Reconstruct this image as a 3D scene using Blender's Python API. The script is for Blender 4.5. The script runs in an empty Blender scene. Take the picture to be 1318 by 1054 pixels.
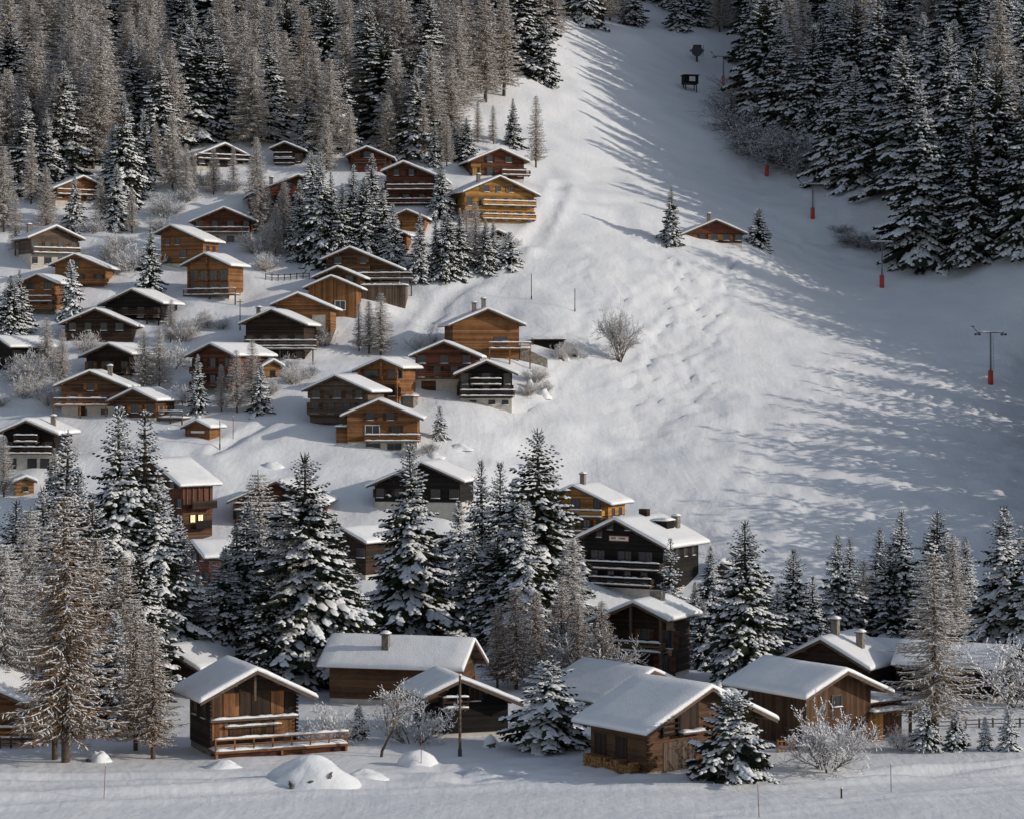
import bpy, math, random
import numpy as np
from mathutils import Vector, Matrix

# ------------------------------------------------------------------ camera, sky, sun, exposure
S = bpy.context.scene
COL = S.collection
F, CX, HY, IW, IH = 3000.0, 659.0, 480.0, 1318.0, 1054.0   # focal length and horizon of the view, in photograph pixels
cam = bpy.data.cameras.new('camera'); camo = bpy.data.objects.new('camera', cam); COL.objects.link(camo)
camo.location = (0, 0, 0); camo.rotation_euler = (math.radians(90), 0, 0)
cam.sensor_width = 36; cam.lens = 36 * F / IW; cam.shift_y = -(IH / 2 - HY) / IW
cam.clip_start = 1; cam.clip_end = 6000
S.camera = camo
SUN_EL, SUN_PHI = 17.3, 12.0        # sun to the right, a little on the camera's side
sdir = Vector((math.cos(math.radians(SUN_EL)) * math.cos(math.radians(SUN_PHI)),
               -math.cos(math.radians(SUN_EL)) * math.sin(math.radians(SUN_PHI)), math.sin(math.radians(SUN_EL))))
W = bpy.data.worlds.new('World'); S.world = W; W.use_nodes = True
nt = W.node_tree; bg = nt.nodes['Background']
sky = nt.nodes.new('ShaderNodeTexSky'); sky.sky_type = 'NISHITA'; sky.sun_disc = False
sky.sun_elevation = math.radians(SUN_EL); sky.sun_rotation = math.radians(90 + SUN_PHI)
sky.altitude = 1500; sky.dust_density = 2.0
hs = nt.nodes.new('ShaderNodeHueSaturation'); hs.inputs['Saturation'].default_value = .6   # camera white balance set for the shade
nt.links.new(sky.outputs[0], hs.inputs['Color']); nt.links.new(hs.outputs[0], bg.inputs[0]); bg.inputs[1].default_value = 0.125
sl = bpy.data.lights.new('sun', 'SUN'); slo = bpy.data.objects.new('sun', sl); COL.objects.link(slo)
sl.energy = 3.0; sl.angle = math.radians(0.5); sl.color = (1.0, 0.915, 0.80)
slo.rotation_euler = (-sdir).to_track_quat('-Z', 'Y').to_euler(); slo.location = (150, 0, 200)
S.view_settings.view_transform = 'Standard'; S.view_settings.look = 'None'
S.view_settings.exposure = -0.12; S.view_settings.gamma = 1.0; S.view_settings.use_curve_mapping = False

# ------------------------------------------------------------------ materials
def newmat(name):
    m = bpy.data.materials.new(name); m.use_nodes = True
    n = m.node_tree.nodes; b = n['Principled BSDF']
    return m, m.node_tree, n, b, m.node_tree.links
def ramp(n, stops):
    r = n.new('ShaderNodeValToRGB'); e = r.color_ramp.elements
    while len(e) < len(stops): e.new(0.5)
    for el, (p, c) in zip(e, stops): el.position = p; el.color = (*c, 1)
    return r
def snow_mat(name, sc, bump, dist, lo=(.80, .82, .86), hi=(.90, .905, .92), fine=None, tracks=False):
    m, t, n, b, L = newmat(name)
    tc = n.new('ShaderNodeTexCoord')
    nz = n.new('ShaderNodeTexNoise'); nz.inputs['Scale'].default_value = sc; nz.inputs['Detail'].default_value = 6
    L.new(tc.outputs['Object'], nz.inputs['Vector'])
    r = ramp(n, [(.3, lo), (.7, hi)]); L.new(nz.outputs[0], r.inputs[0]); L.new(r.outputs[0], b.inputs['Base Color'])
    b.inputs['Roughness'].default_value = .55; b.inputs['Specular IOR Level'].default_value = .25
    bp = n.new('ShaderNodeBump'); bp.inputs['Strength'].default_value = bump; bp.inputs['Distance'].default_value = dist
    src = nz.outputs[0]
    if fine:
        n2 = n.new('ShaderNodeTexNoise'); n2.inputs['Scale'].default_value = fine; n2.inputs['Detail'].default_value = 4
        L.new(tc.outputs['Object'], n2.inputs['Vector'])
        mx = n.new('ShaderNodeMath'); mx.operation = 'ADD'; L.new(nz.outputs[0], mx.inputs[0]); L.new(n2.outputs[0], mx.inputs[1])
        src = mx.outputs[0]
    if tracks:   # ski traces: fine relief drawn out along the fall line, bent by a slow warp
        wp = n.new('ShaderNodeTexNoise'); wp.inputs['Scale'].default_value = .03; L.new(tc.outputs['Object'], wp.inputs['Vector'])
        vm = n.new('ShaderNodeVectorMath'); vm.operation = 'MULTIPLY_ADD'; vm.inputs[1].default_value = (14, 8, 0); L.new(wp.outputs['Color'], vm.inputs[0]); L.new(tc.outputs['Object'], vm.inputs[2])
        mp = n.new('ShaderNodeMapping'); mp.inputs['Scale'].default_value = (1.0, .09, .09); L.new(vm.outputs[0], mp.inputs[0])
        n3 = n.new('ShaderNodeTexNoise'); n3.inputs['Scale'].default_value = 1.3; n3.inputs['Detail'].default_value = 5; L.new(mp.outputs[0], n3.inputs['Vector'])
        m3 = n.new('ShaderNodeMath'); m3.operation = 'MULTIPLY_ADD'; m3.inputs[1].default_value = .55; L.new(n3.outputs[0], m3.inputs[0]); L.new(src, m3.inputs[2]); src = m3.outputs[0]
    L.new(src, bp.inputs['Height']); L.new(bp.outputs[0], b.inputs['Normal'])
    return m
def flat_mat(name, col, rough=.7, metal=0, var=.15, sc=3):
    m, t, n, b, L = newmat(name)
    tc = n.new('ShaderNodeTexCoord'); nz = n.new('ShaderNodeTexNoise'); nz.inputs['Scale'].default_value = sc; nz.inputs['Detail'].default_value = 5
    L.new(tc.outputs['Object'], nz.inputs['Vector'])
    r = ramp(n, [(.3, tuple(c * (1 - var) for c in col)), (.7, tuple(min(1, c * (1 + var)) for c in col))])
    L.new(nz.outputs[0], r.inputs[0]); L.new(r.outputs[0], b.inputs['Base Color'])
    b.inputs['Roughness'].default_value = rough; b.inputs['Metallic'].default_value = metal
    return m
def wood_mat(name, col, vertical=False, board=.22, var=.35):
    """planked timber: every board its own tone, grain, weather streaks, recessed joints as relief"""
    m, t, n, b, L = newmat(name)
    tc = n.new('ShaderNodeTexCoord'); sp = n.new('ShaderNodeSeparateXYZ'); L.new(tc.outputs['Object'], sp.inputs[0])
    if vertical:
        ad = n.new('ShaderNodeMath'); ad.operation = 'ADD'; L.new(sp.outputs[0], ad.inputs[0]); L.new(sp.outputs[1], ad.inputs[1]); ax = ad.outputs[0]
    else: ax = sp.outputs[2]
    dv = n.new('ShaderNodeMath'); dv.operation = 'DIVIDE'; dv.inputs[1].default_value = board; L.new(ax, dv.inputs[0])
    fl = n.new('ShaderNodeMath'); fl.operation = 'FLOOR'; L.new(dv.outputs[0], fl.inputs[0])
    fr = n.new('ShaderNodeMath'); fr.operation = 'FRACT'; L.new(dv.outputs[0], fr.inputs[0])
    oi = n.new('ShaderNodeObjectInfo')
    wn = n.new('ShaderNodeTexWhiteNoise'); wn.noise_dimensions = '2D'
    cb = n.new('ShaderNodeCombineXYZ'); L.new(fl.outputs[0], cb.inputs[0]); L.new(oi.outputs['Random'], cb.inputs[1]); L.new(cb.outputs[0], wn.inputs['Vector'])
    mp = n.new('ShaderNodeMapping'); mp.inputs['Scale'].default_value = (6, 6, .7) if vertical else (.8, .8, 7)
    L.new(tc.outputs['Object'], mp.inputs[0])
    nz = n.new('ShaderNodeTexNoise'); nz.inputs['Scale'].default_value = 2.2; nz.inputs['Detail'].default_value = 8; L.new(mp.outputs[0], nz.inputs['Vector'])
    ws = n.new('ShaderNodeTexNoise'); ws.inputs['Scale'].default_value = .55; ws.inputs['Detail'].default_value = 4; L.new(tc.outputs['Object'], ws.inputs['Vector'])
    s1 = n.new('ShaderNodeMath'); s1.operation = 'MULTIPLY_ADD'; s1.inputs[1].default_value = .38; L.new(wn.outputs[0], s1.inputs[0])
    s0 = n.new('ShaderNodeMath'); s0.operation = 'MULTIPLY'; s0.inputs[1].default_value = .5; L.new(nz.outputs[0], s0.inputs[0]); L.new(s0.outputs[0], s1.inputs[2])
    s2 = n.new('ShaderNodeMath'); s2.operation = 'MULTIPLY_ADD'; s2.inputs[1].default_value = .55; L.new(ws.outputs[0], s2.inputs[0]); L.new(s1.outputs[0], s2.inputs[2])
    d = tuple(c * (1 - var) for c in col); h = tuple(min(1, c * (1 + var)) for c in col)
    r = ramp(n, [(.42, tuple(c * .55 for c in d)), (.62, d), (.78, col), (1.0, h)]); L.new(s2.outputs[0], r.inputs[0])
    L.new(r.outputs[0], b.inputs['Base Color']); b.inputs['Roughness'].default_value = .78; b.inputs['Specular IOR Level'].default_value = .2
    gp = n.new('ShaderNodeMath'); gp.operation = 'GREATER_THAN'; gp.inputs[1].default_value = .1; L.new(fr.outputs[0], gp.inputs[0])
    bp = n.new('ShaderNodeBump'); bp.inputs['Strength'].default_value = .8; bp.inputs['Distance'].default_value = .03
    L.new(gp.outputs[0], bp.inputs['Height']); L.new(bp.outputs[0], b.inputs['Normal'])
    return m
M = {}
M['snow'] = snow_mat('fallen_snow', .12, .3, .3, fine=1.1, tracks=True)
M['roofsnow'] = snow_mat('roof_snow', .9, .35, .12, lo=(.84, .85, .87), hi=(.92, .925, .93), fine=7)
M['treesnow'] = snow_mat('branch_snow', 2.0, .3, .05, lo=(.84, .85, .88), hi=(.92, .93, .94))
WOODS = dict(black=(.016, .013, .012), dark=(.045, .028, .02), brown=(.11, .06, .033), red=(.13, .05, .03), grey=(.14, .10, .075),
             orange=(.26, .122, .05), ochre=(.42, .22, .065), honey=(.33, .175, .075))
for k, c in WOODS.items():
    M[k] = wood_mat('wood_' + k, c); M[k + '_v'] = wood_mat('wood_upright_' + k, c, True)
M['plaster'] = flat_mat('plaster', (.52, .48, .42), .9, 0, .14, 1.5)
M['stone'] = flat_mat('rubble_stone', (.20, .175, .15), .95, 0, .5, 4)
M['trim'] = flat_mat('weathered_trim', (.10, .065, .042), .8, 0, .3)
M['white'] = flat_mat('white_paint', (.72, .70, .66), .6, 0, .06)
M['metal'] = flat_mat('galvanised_steel', (.20, .21, .23), .5, .6, .1)
M['darkmetal'] = flat_mat('dark_steel', (.05, .052, .06), .5, .4, .1)
M['redpaint'] = flat_mat('red_pad', (.48, .06, .03), .7, 0, .15)
M['bark'] = flat_mat('bark', (.085, .06, .045), .95, 0, .45, 5)
M['larchbark'] = flat_mat('larch_twig', (.38, .295, .21), .95, 0, .35, 2)
M['goldtwig'] = flat_mat('golden_larch_twig', (.27, .165, .08), .95, 0, .35, 2)
M['paletwig'] = flat_mat('pale_twig', (.20, .155, .12), .95, 0, .3, 2)
M['rock'] = flat_mat('rock', (.11, .10, .09), .95, 0, .4, 3)
M['signred'] = flat_mat('sign_rim', (.40, .10, .06), .7)
M['signface'] = flat_mat('sign_board', (.78, .72, .66), .7, 0, .06)
def glass():
    m, t, n, b, L = newmat('window_glass'); b.inputs['Base Color'].default_value = (.035, .042, .055, 1)
    b.inputs['Roughness'].default_value = .12; b.inputs['Specular IOR Level'].default_value = .6; return m
M['glass'] = glass()
def lit():
    m, t, n, b, L = newmat('lit_window'); b.inputs['Base Color'].default_value = (.8, .6, .3, 1)
    b.inputs['Emission Color'].default_value = (1, .72, .33, 1); b.inputs['Emission Strength'].default_value = 1.3; return m
M['lit'] = lit()
def needle():
    m, t, n, b, L = newmat('spruce_needles')
    tc = n.new('ShaderNodeTexCoord'); nz = n.new('ShaderNodeTexNoise'); nz.inputs['Scale'].default_value = 1.1; nz.inputs['Detail'].default_value = 4
    L.new(tc.outputs['Object'], nz.inputs['Vector'])
    oi = n.new('ShaderNodeObjectInfo')
    mx = n.new('ShaderNodeMath'); mx.operation = 'MULTIPLY_ADD'; mx.inputs[1].default_value = .35; L.new(oi.outputs['Random'], mx.inputs[0])
    L.new(nz.outputs[0], mx.inputs[2])
    r = ramp(n, [(.3, (.018, .024, .018)), (.6, (.032, .042, .026)), (.95, (.06, .062, .03))]); L.new(mx.outputs[0], r.inputs[0])
    L.new(r.outputs[0], b.inputs['Base Color']); b.inputs['Roughness'].default_value = .8; b.inputs['Specular IOR Level'].default_value = .15
    return m
M['needle'] = needle()

# ------------------------------------------------------------------ terrain: surveyed points, thin-plate surface
CP = [(-500,1054,154),(0,1054,154),(659,1054,154),(1318,1054,154),(1900,1054,154),
(-300,945,190),(200,960,184),(659,960,184),(1100,960,184),(1700,945,190),
(-200,850,238),(300,850,238),(700,850,238),(1100,850,238),(1500,850,238),
(-150,770,288),(250,765,286),(560,770,286),(820,768,300),(1100,775,298),(1500,772,300),
(-250,690,303),(60,690,302),(250,690,300),(450,690,302),(600,690,303),
(60,610,317),(250,620,315),(400,610,319),(550,620,318),
(-250,560,330),(50,545,336),(250,570,327),(480,580,326),(620,525,345),
(50,460,362),(150,480,356),(300,460,362),(430,450,366),(560,505,350),(640,470,362),
(-250,380,388),(50,380,388),(180,370,392),(270,390,386),(420,380,392),(520,400,390),
(40,300,414),(200,300,418),(350,300,420),(480,330,408),(600,340,408),(660,300,426),
(-250,215,442),(80,225,442),(260,215,446),(400,215,448),(520,260,434),(630,235,444),(680,240,448),
(0,100,500),(200,100,502),(400,110,502),(590,130,500),(680,120,512),
(-200,0,560),(0,0,560),(300,0,562),(500,0,566),(680,40,570),
(0,-200,720),(400,-200,725),(700,-100,690),(-250,-200,720),
(760,700,314),(950,700,314),(1150,700,316),(1318,690,318),(1600,690,322),
(720,600,334),(900,600,338),(1100,600,344),(1318,600,348),
(700,520,355),(860,520,362),(1050,520,370),(1275,492,392),(1500,480,395),
(700,450,374),(820,440,386),(1000,440,398),(1180,430,415),
(700,380,396),(800,360,410),(930,370,420),(1135,368,444),
(730,310,424),(830,310,434),(915,316,440),(975,314,446),(1046,279,480),(1010,340,446),
(720,230,458),(850,240,480),(987,230,518),
(720,150,505),(850,140,546),(930,110,600),(720,60,570),(820,42,625),(900,45,640),
(780,20,650),(900,20,670),(800,-150,800),(1000,-150,810),
(1090,310,472),(1160,362,446),(1240,350,446),(1318,335,438),(1420,330,420),(1600,330,400),
(1060,245,502),(1150,270,478),(1318,220,470),(1500,200,466),
(950,90,628),(1040,150,560),(1150,130,535),(1318,90,518),(1600,60,525),
(1000,0,670),(1150,0,620),(1318,0,585),(1600,-100,640),(1250,-200,780),(1700,560,356),(1650,440,385)]
CPW = np.array([((a - CX) / F * d, d, (HY - b) / F * d) for a, b, d in CP])
def _U(r2): return np.where(r2 > 0, .5 * r2 * np.log(np.maximum(r2, 1e-12)), 0)
_A = CPW[:, :2] / 100; _n = len(_A)
_K = _U(((_A[:, None] - _A[None]) ** 2).sum(-1)) + np.eye(_n) * .004
_M = np.zeros((_n + 3, _n + 3)); _M[:_n, :_n] = _K; _M[:_n, _n] = 1; _M[:_n, _n + 1:] = _A; _M[_n, :_n] = 1; _M[_n + 1:, :_n] = _A.T
_b = np.zeros(_n + 3); _b[:_n] = CPW[:, 2]; _w = np.linalg.solve(_M, _b)
def zsm(x, y):
    x = np.asarray(x, float); y = np.asarray(y, float); sh = np.broadcast(x, y).shape
    q = np.stack([np.broadcast_to(x, sh).ravel(), np.broadcast_to(y, sh).ravel()], 1) / 100; out = np.empty(len(q))
    for i in range(0, len(q), 20000):
        c = q[i:i + 20000]; d2 = ((c[:, None] - _A[None]) ** 2).sum(-1)
        out[i:i + 20000] = _U(d2) @ _w[:_n] + _w[_n] + c @ _w[_n + 1:]
    return out.reshape(sh)
_YS = np.arange(120., 1000., 1.0)
def at(px, py):
    """the point of the ground surveyed at this bearing and elevation"""
    zz = zsm((px - CX) / F * _YS, _YS); ray = (HY - py) / F * _YS; g = zz - ray
    k = np.nonzero(g[:-1] * g[1:] <= 0)[0]
    k = k[0] if len(k) else len(_YS) - 2
    t = g[k] / (g[k] - g[k + 1]) if g[k] != g[k + 1] else 0
    y = _YS[k] + t; x = (px - CX) / F * y
    return x, y, float(zsm(x, y))
_rng = np.random.default_rng(5)
_lat = _rng.random((256, 256))
def vnoise(x, y, s):
    u = np.asarray(x) / s + 37.3; v = np.asarray(y) / s + 11.7
    iu = np.floor(u).astype(int); iv = np.floor(v).astype(int); fu = u - iu; fv = v - iv
    fu = fu * fu * (3 - 2 * fu); fv = fv * fv * (3 - 2 * fv); g = lambda a, b: _lat[a % 256, b % 256]
    return (g(iu, iv) * (1 - fu) + g(iu + 1, iv) * fu) * (1 - fv) + (g(iu, iv + 1) * (1 - fu) + g(iu + 1, iv + 1) * fu) * fv - .5
def smooth(a, b, t):
    t = np.clip((t - a) / (b - a), 0, 1); return t * t * (3 - 2 * t)
def poly3(pts, step=1.0):
    w = np.array([at(*p)[:2] for p in pts]); out = []
    for a, b in zip(w[:-1], w[1:]):
        k = max(2, int(np.hypot(*(b - a)) / step)); out.append(a + (b - a) * np.linspace(0, 1, k, endpoint=False)[:, None])
    return np.concatenate(out + [w[-1:]])
# tracks: (points, half width, depth, berm)
TRACKS = [(poly3([(722, 232), (716, 262), (690, 300), (650, 335), (610, 362), (572, 385), (552, 410), (545, 440)]), 1.5, .28, .2),
          (poly3([(545, 440), (538, 470), (520, 500)]), 1.3, .3, .2),
          (poly3([(716, 262), (705, 300), (660, 345), (600, 382), (560, 410)]), .5, .25, .12),
          (poly3([(345, 545), (310, 562), (272, 585)]), 1.0, .35, .3),
          (poly3([(705, 300), (720, 350), (745, 385), (760, 410)]), .35, .25, .1),
          (poly3([(940, 365), (870, 420), (820, 480), (760, 500), (690, 520), (655, 545), (642, 580), (640, 620)]), .5, .25, .12),
          (poly3([(860, 330), (780, 345), (720, 372)]), .4, .2, .1),
          (poly3([(1000, 455), (900, 500), (820, 520)]), .3, .15, .08)]
FTR = [(-60, 1032), (150, 1024), (400, 1012), (660, 1003), (900, 1006), (1100, 996), (1400, 992)]
TRACKS.append((poly3(FTR), 1.5, .22, .18))
TRACKS.append((poly3([(-60, 1003), (300, 1001), (560, 1000), (760, 1010), (1000, 1008), (1400, 975)]), 1.0, .2, .2))
TRACKS.append((poly3([(900, 1054), (1100, 1030), (1400, 1005)]), .5, .15, .12))
_tr = random.Random(21)
for _k in range(12):   # skiers' turns down the sunny side of the run
    _x, _a, _p = _tr.uniform(735, 960), _tr.uniform(8, 22), _tr.random() * 6
    TRACKS.append((poly3([(_x - (j * 7) * _tr.uniform(.2, .9) + _a * math.sin(j * .9 + _p), 335 + j * 13) for j in range(_tr.randint(9, 22))]), .55, .26, .14))
def detail(x, y):
    v = 1 - smooth(14, 40, x - (y - 330) * .04 + 6 * vnoise(x, y, 25))    # village side
    slope_on = smooth(285, 320, y)
    low = 1 - slope_on
    d = slope_on * (v * (1.3 * vnoise(x, y, 11) + .6 * vnoise(x, y, 4.3) + .22 * vnoise(x, y, 1.9)) +
                    (1 - v) * (1.6 * vnoise(x, y, 34) + .35 * vnoise(x, y, 9) + .16 * vnoise(x, y, 3.1)))
    rough = smooth(.05, .25, vnoise(x + 90, y, 42)) * (1 - v) * slope_on
    d = d + rough * (.6 * vnoise(x, y, 1.9) + .55 * vnoise(x, y, 3.9))
    d = d + low * (.35 * vnoise(x, y, 14) + .16 * vnoise(x, y, 4) + .05 * vnoise(x, y, 1.3))
    tr = smooth(167, 171, y) * (1 - smooth(176, 181, y)) * smooth(-12, -4, x) * (1 - smooth(8, 14, x))
    d = d + tr * (.6 * vnoise(x, y, 1.1) + .3 * vnoise(x, y, 1.9))
    return d
def zg(x, y): return float(zsm(x, y) + detail(np.array(float(x)), np.array(float(y))))
def build_ground():
    ys = np.concatenate([np.arange(20, 130, 3.), np.arange(130, 230, .6), np.arange(230, 470, 1.05), np.arange(470, 900, 2.2), np.arange(900, 1300, 10)])
    xs = np.concatenate([np.arange(-330, -120, 5.), np.arange(-120, 120, .85), np.arange(120, 331, 5.)])
    X, Y = np.meshgrid(xs, ys); Z = zsm(X, np.maximum(Y, 110)) + detail(X, Y)
    for pl, hw, dep, berm in TRACKS:
        lo = pl.min(0) - 6; hi = pl.max(0) + 6
        sel = np.nonzero((X > lo[0]) & (X < hi[0]) & (Y > lo[1]) & (Y < hi[1]))
        q = np.stack([X[sel], Y[sel]], 1); dm = np.full(len(q), 1e9)
        for i in range(0, len(q), 20000): dm[i:i + 20000] = np.sqrt(((q[i:i + 20000, None] - pl[None]) ** 2).sum(-1).min(1))
        Z[sel] += -dep * np.exp(-(dm / hw) ** 4) + berm * np.exp(-((dm - hw * 1.55) / (hw * .45 + .15)) ** 2)
    ny, nx = X.shape
    V = np.stack([X.ravel(), Y.ravel(), Z.ravel()], 1)
    i = np.arange(ny * nx).reshape(ny, nx)
    Q = np.stack([i[:-1, :-1].ravel(), i[:-1, 1:].ravel(), i[1:, 1:].ravel(), i[1:, :-1].ravel()], 1)
    me = bpy.data.meshes.new('ground'); me.vertices.add(len(V)); me.vertices.foreach_set('co', V.ravel().astype(np.float32))
    me.loops.add(Q.size); me.loops.foreach_set('vertex_index', Q.ravel().astype(np.int32))
    me.polygons.add(len(Q)); me.polygons.foreach_set('loop_start', np.arange(0, Q.size, 4, dtype=np.int32))
    me.polygons.foreach_set('use_smooth', np.ones(len(Q), bool)); me.update(); me.materials.append(M['snow'])
    o = bpy.data.objects.new('ground', me); COL.objects.link(o)
    o['kind'] = 'structure'; o['label'] = 'snow covered valley floor, village hillside and ski slope'
build_ground()

# ------------------------------------------------------------------ helpers
def mesh(name, V, Fc, mat, smooth_=False):
    me = bpy.data.meshes.new(name); me.from_pydata([tuple(v) for v in V], [], [tuple(f) for f in Fc]); me.update()
    if smooth_:
        for p in me.polygons: p.use_smooth = True
    me.materials.append(M[mat] if isinstance(mat, str) else mat); return me
def trimesh(name, V, T, mat, smooth_=False):
    V = np.asarray(V, np.float32); T = np.asarray(T, np.int32)
    me = bpy.data.meshes.new(name); me.vertices.add(len(V)); me.vertices.foreach_set('co', V.ravel())
    me.loops.add(T.size); me.loops.foreach_set('vertex_index', T.ravel()); me.polygons.add(len(T))
    me.polygons.foreach_set('loop_start', np.arange(0, T.size, 3, dtype=np.int32))
    if smooth_: me.polygons.foreach_set('use_smooth', np.ones(len(T), bool))
    me.update(); me.materials.append(M[mat]); return me
def link(name, me, parent=None, loc=None, rz=0):
    o = bpy.data.objects.new(name, me); COL.objects.link(o); o.parent = parent
    if loc is not None: o.location = loc
    if rz: o.rotation_euler.z = rz
    return o
def tag(o, label, cat, group=None):
    o['label'] = label; o['category'] = cat
    if group: o['group'] = group
    return o
class MB:
    """collects boxes, bars and prisms into one mesh"""
    def __init__(s): s.v = []; s.f = []
    def add(s, V, Fc): k = len(s.v); s.v += [tuple(map(float, v)) for v in V]; s.f += [tuple(i + k for i in f) for f in Fc]; return s
    def box(s, x0, x1, y0, y1, z0, z1):
        return s.add([(x0, y0, z0), (x1, y0, z0), (x1, y1, z0), (x0, y1, z0), (x0, y0, z1), (x1, y0, z1), (x1, y1, z1), (x0, y1, z1)],
                     [(3, 2, 1, 0), (4, 5, 6, 7), (0, 1, 5, 4), (1, 2, 6, 5), (2, 3, 7, 6), (3, 0, 4, 7)])
    def tube(s, a, b, r0, r1=None, n=8):
        r1 = r0 if r1 is None else r1; a = Vector(a); b = Vector(b); d = (b - a).normalized()
        u = d.orthogonal().normalized(); w = d.cross(u); V = []
        for p, r in ((a, r0), (b, r1)):
            for i in range(n): t = 2 * math.pi * i / n; V.append(p + u * (r * math.cos(t)) + w * (r * math.sin(t)))
        return s.add(V, [(i, (i + 1) % n, n + (i + 1) % n, n + i) for i in range(n)] + [tuple(range(n))[::-1], tuple(range(n, 2 * n))])
    def prism(s, poly, y0, y1):
        n = len(poly); V = [(x, y0, z) for x, z in poly] + [(x, y1, z) for x, z in poly]
        return s.add(V, [tuple(range(n))[::-1] if False else tuple(range(n)), tuple(range(2 * n - 1, n - 1, -1))] + [(i, n + i, n + (i + 1) % n, (i + 1) % n) for i in range(n)])
    def build(s, name, mat, parent=None, sm=False, loc=None, rz=0): return link(name, mesh(name, s.v, s.f, mat, sm), parent, loc, rz)
_cache = {}
def cached(key, fn):
    if key not in _cache: _cache[key] = fn()
    return _cache[key]
def cbox(w, d, h, mat):
    return cached(('b', round(w, 2), round(d, 2), round(h, 2), mat), lambda: mesh('block', *(lambda b: (b.v, b.f))(MB().box(-w / 2, w / 2, 0, d, 0, h)), mat))
def snow_bar(w, d, h, seed=0):
    """a rounded bar of snow lying along x, seated at z = 0"""
    def mk():
        rg = random.Random(seed); n = max(3, int(w / .35)); V = []; Fc = []
        prof = [(0, 0), (-.03, h * .45), (d * .2, h * .9), (d * .5, h), (d * .8, h * .9), (d + .03, h * .45), (d, 0)]
        for i in range(n + 1):
            k = .62 + .5 * rg.random() if 0 < i < n else .55
            for y, z in prof: V.append((-w / 2 + w * i / n, y, z * k))
        m = len(prof)
        for i in range(n):
            for j in range(m - 1): a = i * m + j; Fc.append((a, a + 1, a + m + 1, a + m))
            Fc.append((i * m, i * m + m, i * m + 2 * m - 1, i * m + m - 1))
        Fc.append(tuple(range(m))[::-1]); Fc.append(tuple(range(n * m, n * m + m)))
        return mesh('snow', V, Fc, 'roofsnow', True)
    return cached(('s', round(w, 1), round(d, 2), round(h, 2), seed), mk)

# ------------------------------------------------------------------ chalet builder
def window(parent, x, z, w, h, face, off, rz=0, shut=None, pane='glass', frame='trim', sill=True):
    """frame > pane, glazing bar, shutters, snow on sill; face = outward y sign handled by rz about the wall point"""
    def fr():
        t = .09; b = MB(); b.box(-w / 2 - t, w / 2 + t, -.07, .02, -t, 0); b.box(-w / 2 - t, w / 2 + t, -.07, .02, h, h + t)
        b.box(-w / 2 - t, -w / 2, -.07, .02, 0, h); b.box(w / 2, w / 2 + t, -.07, .02, 0, h)
        b.box(-.025, .025, -.05, .0, 0, h)
        return mesh('window', b.v, b.f, frame)
    o = link('window', cached(('w', round(w, 2), round(h, 2), frame), fr), parent, (x, off, z) if rz == 0 else (off, x, z), rz)
    p = link('pane', cached(('p', round(w, 2), round(h, 2), pane), lambda: mesh('pane', *(lambda b: (b.v, b.f))(MB().box(-w / 2, w / 2, -.02, .01, 0, h)), pane)), o)
    if shut:
        for s in (-1, 1):
            link('shutter', cbox(w * .52, .05, h + .1, shut), o, (s * (w / 2 + .1 + w * .26), -.075, -.05))
    if sill: link('sill_snow', snow_bar(w + .2, .16, .12, 3), o, (0, -.2, -.09))
    return o
HC = [0]; HOUSES = []
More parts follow.
